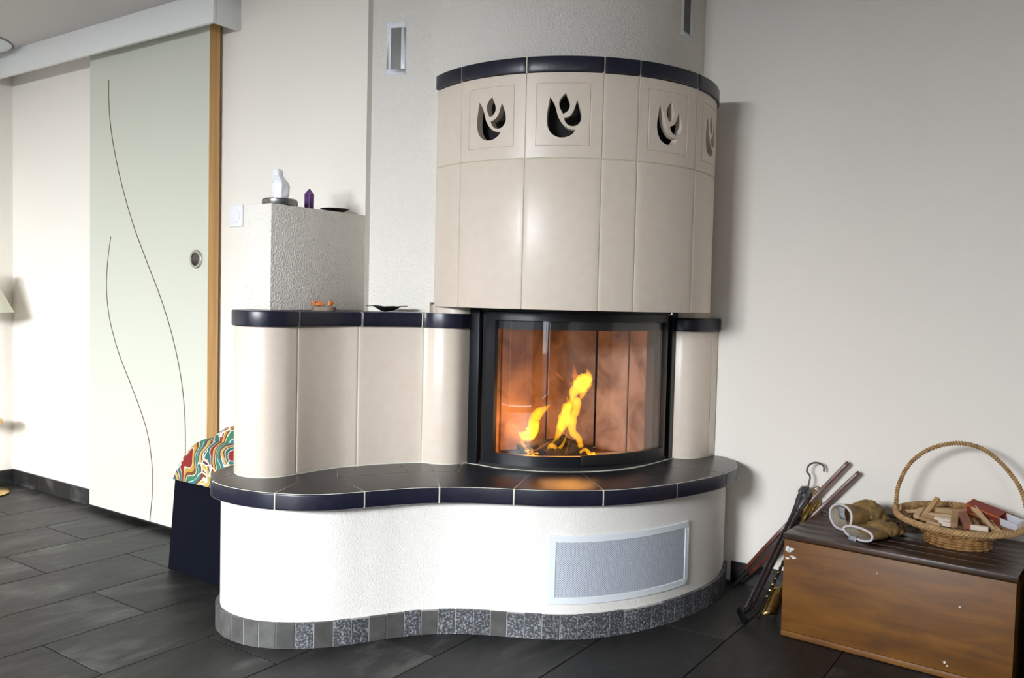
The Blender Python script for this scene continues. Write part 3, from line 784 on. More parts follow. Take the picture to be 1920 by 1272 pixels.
def wall_vent(P0, ux, w, h, label):
    """P0 lower left corner on the wall, ux horizontal direction, normal towards the room"""
    P0 = Vector(P0); ux = Vector(ux).normalized(); uz = Vector((0,0,1)); nr = ux.cross(uz)
    t_ = thing('air_vent', label, 'vent', tuple(P0+ux*w/2), 'white air vents on the chimney')
    def bx(x0,x1,z0,z1,d0,d1):
        V = [P0+ux*x+uz*z+nr*d for x in (x0,x1) for d in (d0,d1) for z in (z0,z1)]; return V, boxvf(0,1,0,1,0,1)[1]
    f = .0155
    obj('frame', *merge(bx(0,w,0,f*1.15,-.001,.004), bx(0,w,h-f*1.15,h,-.001,.004), bx(0,f,f*1.15,h-f*1.15,-.001,.004), bx(w-f,w,f*1.15,h-f*1.15,-.001,.004)), m_vent, t_, bevel=.001, seg=1)
    obj('backing', *bx(f,w-f,f,h-f,.0002,.0008), m_dark, t_)
    obj('mesh_screen', *meshgrid('', P0+ux*f+uz*f+nr*.0028, ux, uz, w-2*f, h-2*f, .0062, .0022, t_, m_vent), m_puck, t_, smooth=False)
d19 = Vector((math.cos(a19), math.sin(a19), 0))
pv = Vector((XC-.002, YB+.022, 0))
wall_vent(pv + d19*.056 + Vector((0,0,1.755)), d19, .068, .175, 'small white vertical air vent on the flat chimney face, left')
wall_vent((-1.240, 2.776, 1.925), (0,1,0), .088, .19, 'narrow white air vent at top right of the curved chimney')

# curved grille in the bench base
sB = walk(BASE)
def bfrac(p): i = nearest(BASE, p); return sB[i]
g0, g1 = bfrac((-1.313,2.122)), bfrac((-1.062,2.552))
GP = [at(BASE, sB, g0+(g1-g0)*k/40) for k in range(41)]
gv = thing('vent_grille', 'wide white curved metal grille set in the plaster bench base', 'vent', (-1.2,2.3,.2))
def gstrip(f0, f1, z0, z1, d0, d1, n=30):
    pts = [at(BASE, sB, g0+(g1-g0)*(f0+(f1-f0)*k/n)) for k in range(n+1)]
    return stripvf(offset(pts,d1), offset(pts,d0), z0, z1)
zA, zB_ = .103, .309; fw = .026
obj('frame', *merge(gstrip(0,1,zA,zA+.021,-.006,.005), gstrip(0,1,zB_-.021,zB_,-.006,.005), gstrip(0,.045,zA+.021,zB_-.021,-.006,.005,3), gstrip(.965,1,zA+.021,zB_-.021,-.006,.005,3)), m_vent, gv, bevel=.0015, seg=1)
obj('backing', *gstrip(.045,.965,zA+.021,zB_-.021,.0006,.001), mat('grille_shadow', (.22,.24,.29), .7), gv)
# perforated sheet following the curve
V = []; F = []; wq = (g1-g0)*.92; hq = zB_-zA-.042; v_, f_ = meshgrid('', (0,0,0), (1,0,0), (0,0,1), wq, hq, .0078, .0030, None, None)
def bendp(s, z, d):
    s = g0+(g1-g0)*.045+s; p = at(BASE, sB, s); q = at(BASE, sB, s+.002); t_ = (q-p).normalized()
    return Vector((p.x+t_.y*d, p.y-t_.x*d, zA+.021+z))
# subdivide bars so they follow the curve
V = []; F = []; pitch, bar, slp = .0078, .0028, 1.15
for sgn in (1,-1):
    c = -hq*slp if sgn > 0 else 0
    while c < wq+(0 if sgn > 0 else hq*slp):
        z0, z1 = 0, hq
        if sgn > 0:
            if c < 0: z0 = -c/slp
            if c+hq*slp > wq: z1 = (wq-c)/slp
        else:
            if c > wq: z0 = (c-wq)/slp
            if c-hq*slp < 0: z1 = c/slp
        if z1-z0 > .002:
            m_ = max(2, int((z1-z0)/.02)); n = len(V)
            for i in range(m_+1):
                z = z0+(z1-z0)*i/m_; s = c+sgn*z*slp
                V += [bendp(s-bar*.65, z, .0030), bendp(s+bar*.65, z, .0030)]
            for i in range(m_): F.append((n+2*i, n+2*i+1, n+2*i+3, n+2*i+2))
        c += pitch
o = obj('mesh_screen', V, F, mat('grille_sheet', (.62,.66,.74), .4), gv, smooth=False)

# ------------------------------------------------------------------ things on the pier and the shelf
zp = 1.278
pk = thing('metal_disc_stand', 'round grey metal stand carrying the white crystal', 'stand', (-2.150,1.812,zp))
obj('body', *lathevf([(0,0),(.053,0),(.055,.003),(.055,.017),(.051,.021),(0,.021)], 48), m_puck, pk, local=True)
def crystal(name, label, cat, loc, rings, m, n=6, rot=0, seed=1, jit=.0):
    rg = random.Random(seed); V = []; F = []
    for z, r, ox in rings:
        for k in range(n):
            a = 2*PI*k/n+rot; rr = r*(1+jit*rg.uniform(-1,1))
            V.append((loc[0]+ox*FU.x+rr*math.cos(a), loc[1]+ox*FU.y+rr*math.sin(a), loc[2]+z))
    m_ = len(rings)
    for i in range(m_-1):
        for k in range(n): F.append((i*n+k, i*n+(k+1)%n, (i+1)*n+(k+1)%n, (i+1)*n+k))
    F += [tuple(range(n-1,-1,-1)), tuple(range((m_-1)*n, m_*n))]
    o = obj(name, V, F, m, smooth=False, bevel=.0012, seg=1); tag(o, label, cat); return o
crystal('white_crystal', 'rough white selenite crystal standing on the round metal stand', 'crystal', (-2.153,1.815,zp+.0212),
        [(0,.027,0),(.015,.028,.001),(.045,.0275,.002),(.056,.024,0),(.068,.019,-.005),(.075,.0165,-.007),(.090,.0155,-.008),(.094,.013,-.009)], m_selen, 7, .3, 4, .08)
m_am = mat('amethyst', rough=.12, coat=.5, build=noise_col((.045,.012,.075), (.22,.09,.30), 28, (1,1,.6), .35, .7, 5))
crystal('amethyst_point', 'purple pointed amethyst obelisk on the plaster ledge', 'crystal', (-2.122,1.908,zp+.0003),
        [(0,.0175,0),(.046,.0175,0),(.064,.0012,0)], m_am, 6, .25)
ds = thing('dark_dish', 'small dark shallow dish on plaster ledge, right of the amethyst', 'dish', (-2.168,2.062,zp))
obj('bowl', *lathevf([(0,.0005),(.020,.0005),(.046,.013),(.049,.0165),(.046,.0165),(.02,.006),(0,.004)], 40), m_irond, ds, local=True)

zs = .950
m_bark = mat('wood_slice', rough=.8, build=noise_col((.12,.085,.06), (.33,.26,.20), 40, lo=.35, hi=.7))
m_phys = mat('dried_lantern', rough=.5, build=noise_col((.35,.06,.012), (.80,.30,.08), 60, lo=.35, hi=.65))
ws = thing('wood_slice', 'small slice of wood on navy shelf carrying dried orange flowers', 'wood slice', (-2.045,1.905,zs))
obj('disc', *lathevf([(0,0),(.037,0),(.039,.004),(.0385,.012),(.036,.014),(0,.014)], 26), m_bark, ws, local=True)
def lantern(loc, s, label, seed):
    t_ = thing('dried_lantern_flower', label, 'dried flower', loc, 'dried orange flowers on the wood slice')
    rg = random.Random(seed); n = 20; V = []; F = []; prof = [(.001,0),(.55,.12),(.95,.42),(.9,.75),(.5,1.15),(.05,1.55)]
    for k in range(n):
        a = 2*PI*k/n; rib = 1+.18*math.cos(5*a)+.05*rg.uniform(-1,1)
        for r, z in prof: V.append((s*r*rib*math.cos(a), s*r*rib*math.sin(a), s*z))
    m_ = len(prof)
    for k in range(n):
        for i in range(m_-1): F.append((k*m_+i, ((k+1)%n)*m_+i, ((k+1)%n)*m_+i+1, k*m_+i+1))
    obj('husk', V, F, m_phys, t_, local=True); 
    obj('stalk', *tubevf([(0,0,s*1.5),(s*.2,0,s*1.8),(s*.5,0,s*2.0)], .0007, 5), m_phys, t_, local=True)
    return t_
lantern((-2.056,1.893,zs+.0145), .0125, 'tallest dried orange lantern flower, left on the wood slice', 1)
o = lantern((-2.036,1.918,zs+.0235), .011, 'dried orange lantern flower lying at right end of wood slice', 2); o.rotation_euler = (R(10), R(80), R(30))
o = lantern((-2.063,1.878,zs+.022), .008, 'small brownish dried flower at left end of wood slice', 3); o.rotation_euler = (R(70), R(20), R(200))
o = lantern((-2.046,1.90,zs+.020), .007, 'small dried flower between the two larger ones on wood slice', 5); o.rotation_euler = (R(60), R(-30), R(100))

lf = thing('leaf_dish', 'flat black leaf-shaped metal dish on navy shelf', 'dish', (-1.962,2.108,zs))
lf.rotation_euler = (0,0,math.atan2(FU.y,FU.x))
bm = bmesh.new(); nx, ny = 24, 12; vv = []
for i in range(nx+1):
    u = -1+2*i/nx; wv_ = (1-abs(u)**1.8)**.9*.042+.0035
    row = []
    for j in range(ny+1):
        w = -1+2*j/ny; z = .0185-.0175*max(0,1-(u*1.55)**2)*max(0,1-(w*.95)**2)+.001*math.sin(u*9)
        row.append(bm.verts.new((u*.069, w*wv_, z)))
    vv.append(row)
for i in range(nx):
    for j in range(ny): bm.faces.new((vv[i][j], vv[i+1][j], vv[i+1][j+1], vv[i][j+1]))
me = bpy.data.meshes.new('plate'); bm.to_mesh(me); bm.free(); me.materials.append(m_blackr)
o = bpy.data.objects.new('plate', me); C.objects.link(o); o.parent = lf
sm = o.modifiers.new('s', 'SOLIDIFY'); sm.thickness = .0022; sm.offset = 1
m_dryl = mat('dry_yellow_leaf', (.75,.50,.22), .6)
V, F = tubevf([(0,0,0),(.004,.003,.008),(.010,.002,.012),(.016,-.002,.010),(.020,0,.004)], [.001,.003,.004,.003,.001], 6, (1,.3))
V2, F2 = tubevf([(.0,0,0),(-.002,0,.010),(-.004,.001,.018)], [.002,.0015,.0004], 6)
V3, F3 = merge((V,F),(V2,F2)); q = Vector((-1.960,2.108,zs+.0045))
tag(obj('dried_petal', [q+Vector((v[0]*FU.x-v[1]*FU.y, v[0]*FU.y+v[1]*FU.x, v[2])) for v in map(Vector,V3)], F3, m_dryl), 'curled yellow dried petal lying in the black leaf dish', 'dried petal')

# ------------------------------------------------------------------ navy storage stool with patterned cushion (left of the bench)
def pattern_build(nt, b):
    N = nt.nodes; L = nt.links
    tc = N.new('ShaderNodeTexCoord'); no = N.new('ShaderNodeTexNoise'); no.inputs['Scale'].default_value = 9; no.inputs['Detail'].default_value = .6
    L.new(tc.outputs['Object'], no.inputs['Vector'])
    wv = N.new('ShaderNodeTexWave'); wv.bands_direction = 'X'; wv.inputs['Scale'].default_value = 2.2; wv.inputs['Distortion'].default_value = 7.5; wv.inputs['Detail'].default_value = 1.2; wv.inputs['Detail Scale'].default_value = 3.2; wv.wave_profile = 'SAW'
    L.new(tc.outputs['Object'], wv.inputs['Vector'])
    cr = N.new('ShaderNodeValToRGB'); cr.color_ramp.interpolation = 'CONSTANT'; e = cr.color_ramp.elements
    cols = [(0,(.03,.17,.16)),(.10,(.78,.72,.60)),(.125,(.30,.025,.02)),(.24,(.78,.70,.55)),(.265,(.62,.36,.06)),(.36,(.22,.07,.02)),(.44,(.80,.74,.60)),(.47,(.06,.23,.13)),(.60,(.75,.70,.58)),(.62,(.03,.23,.25)),(.72,(.25,.06,.02)),(.80,(.85,.8,.7)),(.82,(.65,.48,.10)),(.91,(.08,.03,.07)),(.95,(.8,.62,.45))]
    cols = [(p_, tuple(v_*.68 for v_ in c_)) for p_, c_ in cols]
    e[0].position = 0; e[0].color = (*cols[0][1],1); e[1].position = cols[-1][0]; e[1].color = (*cols[-1][1],1)
    for p, c in cols[1:-1]:
        x = e.new(p); x.color = (*c,1)
    L.new(wv.outputs['Fac'], cr.inputs[0])
    # small secondary motif
    vo = N.new('ShaderNodeTexVoronoi'); vo.inputs['Scale'].default_value = 22; vo.feature = 'DISTANCE_TO_EDGE'
    L.new(tc.outputs['Object'], vo.inputs['Vector'])
    lt = N.new('ShaderNodeMath'); lt.operation = 'LESS_THAN'; lt.inputs[1].default_value = .035
    gt = N.new('ShaderNodeMath'); gt.operation = 'GREATER_THAN'; gt.inputs[1].default_value = .55
    L.new(vo.outputs['Distance'], lt.inputs[0]); L.new(no.outputs['Fac'], gt.inputs[0])
    mu = N.new('ShaderNodeMath'); mu.operation = 'MULTIPLY'; L.new(lt.outputs[0], mu.inputs[0]); L.new(gt.outputs[0], mu.inputs[1])
    mx = N.new('ShaderNodeMix'); mx.data_type = 'RGBA'; mx.inputs['B'].default_value = (.82,.74,.60,1)
    L.new(mu.outputs[0], mx.inputs['Factor']); L.new(cr.outputs[0], mx.inputs['A']); L.new(mx.outputs['Result'], b.inputs['Base Color'])
m_pat = mat('patterned_fabric', rough=.75, spec=.3, build=pattern_build)
so = thing('storage_stool', 'navy upholstered box stool with multicoloured patterned cushion top beside the bench', 'stool', (-2.52,1.95,0))
V = [(-2.722,1.805,.004),(-2.302,1.805,.004),(-2.302,2.062,.004),(-2.722,2.062,.004),(-2.694,1.812,.336),(-2.306,1.812,.336),(-2.306,2.055,.336),(-2.694,2.055,.336)]
F = [(0,3,2,1),(4,5,6,7),(0,1,5,4),(1,2,6,5),(2,3,7,6),(3,0,4,7)]
obj('body', V, F, m_navyfab, so, bevel=.004)
def cushion(name, x0, x1, y0, y1, z0, prof, parent, m, n=18):
    bm = bmesh.new(); g = []
    for i in range(n+1):
        u = i/n; row = []
        for j in range(n+1):
            w = j/n
            h_ = prof(u)*(1-abs(2*w-1)**5)**.5 if 0 < w < 1 else 0
            row.append(bm.verts.new((x0+(x1-x0)*u, y0+(y1-y0)*w, z0+h_)))
        g.append(row)
    for i in range(n):
        for j in range(n): bm.faces.new((g[i][j], g[i+1][j], g[i+1][j+1], g[i][j+1]))
    V = [tuple(v.co) for v in bm.verts]; F = [tuple(v.index for v in f.verts) for f in bm.faces] if False else None
    bm.verts.index_update(); F = [tuple(v.index for v in f.verts) for f in bm.faces]; bm.free()
    return obj(name, V, F, m, parent)
cushion('cushion', -2.697, -2.31, 1.806, 2.06, .334, lambda u: .150*(max(0,1-(1-min(u/.30,1))**2.2))**.55 if u < .999 else 0, so, m_pat, 28)
cushion('roll_cushion', -2.60, -2.305, 1.86, 2.06, .40, lambda u: .128*(max(0,1-(1-min(u/.25,1))**2))**.55 if u < .999 else 0, so, m_pat, 20)

# ------------------------------------------------------------------ wooden chest by the right wall
cr_ = thing('wooden_chest', 'worn orange-brown wooden chest with dark plank lid by the right wall', 'chest', (-.763,2.583,0), rot=(0,0,R(-3.2)))
def chest_build(nt, b):
    N = nt.nodes; L = nt.links
    tc = N.new('ShaderNodeTexCoord'); mp = N.new('ShaderNodeMapping'); mp.inputs['Scale'].default_value = (1.2,8,7)
    L.new(tc.outputs['Object'], mp.inputs[0])
    n = N.new('ShaderNodeTexNoise'); n.inputs['Scale'].default_value = 4; n.inputs['Detail'].default_value = 9; n.inputs['Distortion'].default_value = .5
    L.new(mp.outputs[0], n.inputs['Vector'])
    cr = N.new('ShaderNodeValToRGB'); e = cr.color_ramp.elements
    e[0].position = .3; e[0].color = (.10,.037,.005,1); e[1].position = .72; e[1].color = (.21,.082,.010,1)
    L.new(n.outputs['Fac'], cr.inputs[0])
    n2 = N.new('ShaderNodeTexNoise'); n2.inputs['Scale'].default_value = 6; n2.inputs['Detail'].default_value = 10; n2.inputs['Roughness'].default_value = .75
    L.new(tc.outputs['Object'], n2.inputs['Vector'])
    c2 = N.new('ShaderNodeValToRGB'); c2.color_ramp.elements[0].position = .54; c2.color_ramp.elements[1].position = .72
    L.new(n2.outputs['Fac'], c2.inputs[0])
    mx = N.new('ShaderNodeMix'); mx.data_type = 'RGBA'; mx.inputs['B'].default_value = (.055,.028,.014,1)
    sc2 = N.new('ShaderNodeMath'); sc2.operation = 'MULTIPLY'; sc2.inputs[1].default_value = .55
    L.new(c2.outputs[0], sc2.inputs[0]); L.new(sc2.outputs[0], mx.inputs['Factor']); L.new(cr.outputs[0], mx.inputs['A'])
    # tiny pale paint specks
    vo = N.new('ShaderNodeTexVoronoi'); vo.inputs['Scale'].default_value = 26; L.new(tc.outputs['Object'], vo.inputs['Vector'])
    lt = N.new('ShaderNodeMath'); lt.operation = 'LESS_THAN'; lt.inputs[1].default_value = .045; L.new(vo.outputs['Distance'], lt.inputs[0])
    vc = N.new('ShaderNodeSeparateColor'); L.new(vo.outputs['Color'], vc.inputs[0])
    g2 = N.new('ShaderNodeMath'); g2.operation = 'GREATER_THAN'; g2.inputs[1].default_value = .9; L.new(vc.outputs[0], g2.inputs[0])
    mu = N.new('ShaderNodeMath'); mu.operation = 'MULTIPLY'; L.new(lt.outputs[0], mu.inputs[0]); L.new(g2.outputs[0], mu.inputs[1])
    m2 = N.new('ShaderNodeMix'); m2.data_type = 'RGBA'; m2.inputs['B'].default_value = (.6,.52,.42,1)
    L.new(mu.outputs[0], m2.inputs['Factor']); L.new(mx.outputs['Result'], m2.inputs['A']); L.new(m2.outputs['Result'], b.inputs['Base Color'])
    bp = N.new('ShaderNodeBump'); bp.inputs['Strength'].default_value = .2; bp.inputs['Distance'].default_value = .002
    L.new(n.outputs['Fac'], bp.inputs['Height']); L.new(bp.outputs[0], b.inputs['Normal'])
m_chest = mat('worn_orange_wood', rough=.5, build=chest_build)
def lid_build(nt, b):
    noise_col((.022,.011,.007), (.085,.042,.024), 7, (1.2,14,3), .3, .72, 8)(nt, b)
m_lid = mat('dark_lid_wood', rough=.36, build=lid_build)
CW, CD, CHh = .612, .40, .297
def cbox(name, b, m, parent=cr_, **k): return obj(name, *boxvf(*b), m, parent, local=True, **k)
cbox('front_panel', (0, CW, 0, .014, .020, CHh), m_chest, bevel=.0015)
cbox('bottom_rail', (0, CW, -.0015, .014, .002, .0195), m_chest, bevel=.002)
cbox('side_panel', (0, .014, .0145, CD, .003, CHh), m_chest, bevel=.0015)
cbox('side_panel', (CW-.014, CW, .0145, CD, .003, CHh), m_chest, bevel=.0015)
cbox('back_panel', (.0145, CW-.0145, CD-.012, CD, .003, CHh), m_chest)
cbox('bottom_panel', (.0145, CW-.0145, .0145, CD-.0125, .003, .015), m_chest)
ld = cbox('lid', (.004, CW-.004, .010, CD-.004, CHh+.0005, CHh+.006), m_dark)
ws_ = [0, .072, .135, .20, .268, .335, CD+.004]
for i, (a, b) in enumerate(zip(ws_, ws_[1:])):
    cbox('plank', (-.003, CW+.003, a-.004+.001, b-.004-.001, CHh+.004, CHh+.0195), m_lid, ld, bevel=.0016)
# flaked white paint near the top left corner of the front
rg = random.Random(5); V = []; F = []
for (px_, pz_, w_, h_) in ((.012,.268,.007,.010),(.022,.270,.010,.006),(.016,.262,.009,.004),(.030,.247,.008,.005),(.012,.240,.007,.004),(.023,.249,.004,.003),(.452,.045,.005,.004),(.458,.037,.004,.003),(.482,.205,.003,.003)):
    n = len(V); m_ = 9
    for k in range(m_):
        a = 2*PI*k/m_; r = rg.uniform(.55,1.15); V.append((px_+w_*r*math.cos(a), -.0006, pz_+h_*r*math.sin(a)))
    for k in range(m_): V.append((V[n+k][0], .0005, V[n+k][2]))
    F.append(tuple(range(n, n+m_))); F += [(n+k, n+(k+1)%m_, n+m_+(k+1)%m_, n+m_+k) for k in range(m_)]
obj('paint_flake', V, F, mat('white_paint_flake', (.62,.60,.58), .7), cr_, local=True, smooth=False, kind='stuff')
# dark cabinet corner at the right picture edge
ca = thing('dark_cabinet', 'dark brown wooden cabinet cut off by the right picture edge, beside the chest', 'cabinet', (-.12,2.45,0))
box('body', (-.120,.36,2.50,2.93,.0,.318), m_brown, ca, bevel=.008)
box('top_board', (-.124,.364,2.492,2.936,.3185,.340), m_brown, ca, bevel=.004)

# ------------------------------------------------------------------ basket with kindling
ZL = CHh+.0195
bk = thing('wicker_basket', 'round wicker basket with tall arched handle on the chest lid', 'basket', (-.322,2.80,ZL+.001))
def wick(name, c1, c2): return mat(name, rough=.6, spec=.3, bump=(300,.3,.001,3), build=noise_col(c1, c2, 60, lo=.3, hi=.7))
m_wick = wick('wicker_cane', (.20,.095,.03), (.42,.23,.085)); m_wick2 = wick('pale_cane', (.30,.17,.07), (.50,.32,.15))
RX, RY = .168, .150
def ell(r, z, a, tilt=.055):
    x = r*RX*math.cos(a); y = r*RY*math.sin(a); return Vector((x, y, z + tilt*y*min(1, r)))
V = []; F = []
rows = [(.50,.036),(.60,.039),(.69,.044),(.77,.050),(.85,.057),(.92,.065)]
for i, (r, z) in enumerate(rows):
    path = [ell(r+.018*math.cos(24*a+i*PI)*1, z+.002*math.sin(24*a+i*PI), a) for a in [2*PI*k/144 for k in range(145)]]
    a = tubevf(path, .0036, 5, cap=False); n = len(V); V += a[0]; F += [tuple(k+n for k in f) for f in a[1]]
    path = [ell(r+.03+.018*math.cos(24*a+(i+1)*PI), z+.004+.002*math.sin(24*a+(i+1)*PI), a) for a in [2*PI*k/144 for k in range(145)]]
    a = tubevf(path, .0033, 5, cap=False); n = len(V); V += a[0]; F += [tuple(k+n for k in f) for f in a[1]]
for k in range(24):
    a = 2*PI*k/24
    q = tubevf([ell(.48,.033,a), ell(.7,.043,a), ell(.97,.070,a)], .0028, 5); n = len(V); V += q[0]; F += [tuple(j+n for j in f) for f in q[1]]
obj('bowl', V, F, m_wick, bk, local=True)
obj('bowl_floor', *lathevf([(0,.034),(.085,.034),(.088,.037),(0,.037)], 40), m_wick, bk, local=True)
V = []; F = []
for s in range(4):
    path = []
    for k in range(289):
        a = 2*PI*k/288; ph = 26*a+s*PI/2
        path.append(ell(1.0+.036*math.cos(ph), .073+.006*math.sin(ph), a))
    q = tubevf(path, .0038, 6, cap=False); n = len(V); V += q[0]; F += [tuple(j+n for j in f) for f in q[1]]
obj('rim', V, F, m_wick2, bk, local=True)
V = []; F = []
for r, z in ((.088,.003),(.086,.010),(.085,.017),(.086,.024),(.088,.031)):
    path = [Vector(((r+.0022*math.cos(20*a+z*900))*math.cos(a), (r+.0022*math.cos(20*a+z*900))*math.sin(a), z)) for a in [2*PI*k/120 for k in range(121)]]
    q = tubevf(path, .0036, 6, cap=False); n = len(V); V += q[0]; F += [tuple(j+n for j in f) for f in q[1]]
obj('foot', V, F, m_wick, bk, local=True)
# handle
hpth = [(-.166,-.010,.055),(-.170,-.008,.10),(-.166,-.005,.15),(-.140,0,.215),(-.095,.004,.262),(-.040,.006,.288),(.010,.006,.294),(.060,.005,.280),(.110,.003,.240),(.150,0,.185),(.168,-.002,.13),(.170,-.004,.085),(.166,-.006,.055)]
HP = catmull(hpth, 10)
hd = obj('handle', *tubevf(HP, .0052, 10), m_wick2, bk, local=True)
# flat cane wound round the handle
s3 = [0]
for a, b in zip(HP, HP[1:]): s3.append(s3[-1]+(b-a).length)
V = []; F = []; cnt = int(s3[-1]/.004); pth = []
for k in range(cnt*8):
    t = k/(cnt*8)*s3[-1]
    i = max(j for j in range(len(s3)) if s3[j] <= t); i = min(i, len(HP)-2)
    p = HP[i].lerp(HP[i+1], (t-s3[i])/(s3[i+1]-s3[i])); d = (HP[i+1]-HP[i]).normalized(); s_ = Vector((0,1,0)); w = d.cross(s_).normalized(); a = 2*PI*t/.0075
    pth.append(p+(s_*math.cos(a)+w*math.sin(a))*.0056)
obj('binding', *tubevf(pth, .0017, 4), m_wick, hd, local=True)
for x in (-.167, .167):
    kk = [Vector((x+.010*math.cos(a), -.008+.012*math.sin(a), .073+.010*math.sin(2*a)+ (a/1200))) for a in [2*PI*k/40 for k in range(81)]]
    obj('knot', *tubevf(kk, .0032, 6), m_wick2, bk, local=True)
# kindling
BKc = Vector((-.322,2.80,ZL))
m_k = [mat('split_wood_%s' % n, rough=.75, build=noise_col(a, b, 12, (1,1,.15), .3, .7)) for n, a, b in (('pale',(.42,.26,.13),(.58,.40,.23)),('tan',(.30,.16,.07),(.46,.28,.13)),('red',(.20,.065,.035),(.30,.11,.06)),('white',(.62,.52,.42),(.74,.65,.55)))]
kc = [0]
def stick(c, d, L_, w, h_, mi, label, roll=0, group=True, taper=1):
    """split piece: centre c (relative to basket), direction d"""
    d = Vector(d).normalized(); c = BKc+Vector(c)
    fm = frame_between(c-d*L_/2, c+d*L_/2) @ Matrix.Rotation(R(roll), 4, 'Z')
    rg = random.Random(100+kc[0]); kc[0] += 1
    j = lambda: 1+rg.uniform(-.15,.15)
    V = [(-w/2*j(),-h_/2*j(),0),(w/2*j(),-h_/2*j(),0),(w/2*j(),h_/2*j(),0),(-w/2*j(),h_/2*j(),0),(-w/2*taper,-h_/2*taper,L_),(w/2*taper,-h_/2,L_),(w/2*taper,h_/2*taper,L_),(-w/2*taper*j(),h_/2*taper,L_)]
    F = [(3,2,1,0),(4,5,6,7),(0,1,5,4),(1,2,6,5),(2,3,7,6),(3,0,4,7)]
    o = obj('kindling_stick', [fm @ Vector(v) for v in V], F, m_k[mi], smooth=False, bevel=.0008, seg=1)
    tag(o, label, 'firewood', 'kindling in the wicker basket' if group else None)
common = 'small split piece of kindling lying among the others in the wicker basket'
stick((-.080,.005,.088), (.25,.35,.42), .090, .014, .011, 1, 'thin kindling stick poking up at the left of the basket', 20)
stick((-.105,-.01,.075), (.1,.9,.2), .06, .016, .012, 0, 'short grey-tan kindling chunk at far left of the basket')
stick((-.125,.02,.072), (.6,-.5,.2), .055, .02, .010, 0, 'kindling chunk tilted against the left rim of the basket')
stick((-.035,.045,.082), (1,.12,0), .085, .014, .012, 0, 'long pale kindling stick lying level at the back of the basket, left', 15)
stick((.02,.055,.086), (1,.05,.02), .055, .014, .011, 1, 'kindling stick at the back of the basket beside the matchbox', 5)
stick((-.055,.000,.074), (1,.15,.02), .075, .014, .012, 0, 'pale kindling stick lying level in the left middle of the basket')
stick((-.045,-.02,.070), (1,.1,0), .08, .013, .012, 1, 'thin kindling edge showing under the level pale stick, left middle')
stick((-.033,-.045,.072), (1,-.15,.0), .05, .018, .014, 3, 'pinkish white kindling block at front left of the basket', 10)
stick((-.020,-.07,.068), (1,-.1,0), .04, .014, .012, 3, 'small white kindling block at the very front of the basket')
stick((-.006,-.035,.078), (.1,-1,-.12), .105, .018, .014, 1, 'greenish tan kindling stick pointing at the viewer, left of the red block')
stick((.020,-.035,.080), (.28,-1,-.10), .110, .024, .018, 2, 'reddish brown wooden block pointing at the viewer in mid basket', 12)
stick((.050,-.04,.070), (.3,-1,-.05), .10, .012, .012, 1, 'kindling stick half hidden between red block and leaning wedge')
stick((.066,-.020,.088), (.55,-.85,-.28), .125, .016, .012, 0, 'pale wedge of kindling leaning across the right middle of the basket', 30, taper=.5)
stick((.062,-.085,.074), (1,.05,0), .045, .016, .013, 3, 'white rectangular kindling block at the front right of the basket')
stick((.095,-.05,.072), (.3,-.9,.0), .07, .02, .010, 0, 'short flat kindling chip right of the leaning wedge', 20)
stick((.085,.01,.078), (.8,.3,.1), .05, .016, .010, 0, 'pale kindling chip under the matchbox in the basket')
stick((.115,-.02,.066), (.6,-.5,.0), .06, .016, .010, 1, 'tan kindling chip in front of the white matchbox tray')
stick((-.075,-.045,.066), (.8,-.5,-.0), .055, .014, .010, 1, 'small tan kindling chip at front left rim of the basket')
stick((-.055,-.075,.064), (1,-.4,0), .04, .012, .010, 0, 'tiny pale kindling chip left of the small white block')
stick((.030,.005,.066), (.5,-.8,0), .10, .014, .012, 1, 'dark kindling stick behind the reddish block in the basket')
stick((.0,.02,.062), (1,.2,0), .10, .014, .012, 0, 'pale kindling stick lowest in the middle of the basket')
stick((.11,-.075,.070), (.9,.4,0), .035, .012, .010, 1, 'short tan kindling piece at the front right rim of the basket')
stick((-.09,.04,.072), (1,.3,.05), .05, .014, .010, 1, 'tan kindling stick behind the left end pieces in the basket')
# matchbox: slipped open tray lying on the kindling
mb = thing('matchbox', 'large half-open matchbox with red-brown side on the kindling', 'matchbox', tuple(BKc+Vector((.050,.045,.088))), rot=(R(24),R(8),R(-30)))
m_red = mat('matchbox_card', (.20,.035,.022), .6); m_orange = mat('orange_card_edge', (.60,.16,.04), .6); m_whc = mat('white_card', (.66,.66,.72), .7); m_bluec = mat('dark_blue_card', (.03,.04,.09), .7)
obj('sleeve', *merge(boxvf(-.03,.075,-.017,-.0155,0,.030), boxvf(-.03,.075,.0155,.017,0,.030), boxvf(-.03,.075,-.0155,.0155,0,.0012), boxvf(-.03,.075,-.0155,.0155,.0288,.030)), m_red, mb, local=True, smooth=False)
obj('striking_edge', *merge(boxvf(-.0305,.0755,-.0175,-.017,.026,.0305), boxvf(-.0305,.0755,-.0175,-.017,0,.003), boxvf(-.0315,-.030,-.017,.017,0,.030)), m_orange, mb, local=True, smooth=False)
obj('tray', *merge(boxvf(.0758,.128,-.0150,.0150,.002,.0035), boxvf(.0758,.128,-.0150,-.0142,.0035,.027), boxvf(.0758,.128,.0142,.0150,.0035,.027), boxvf(.1272,.128,-.0142,.0142,.0035,.027)), m_whc, mb, local=True, smooth=False)

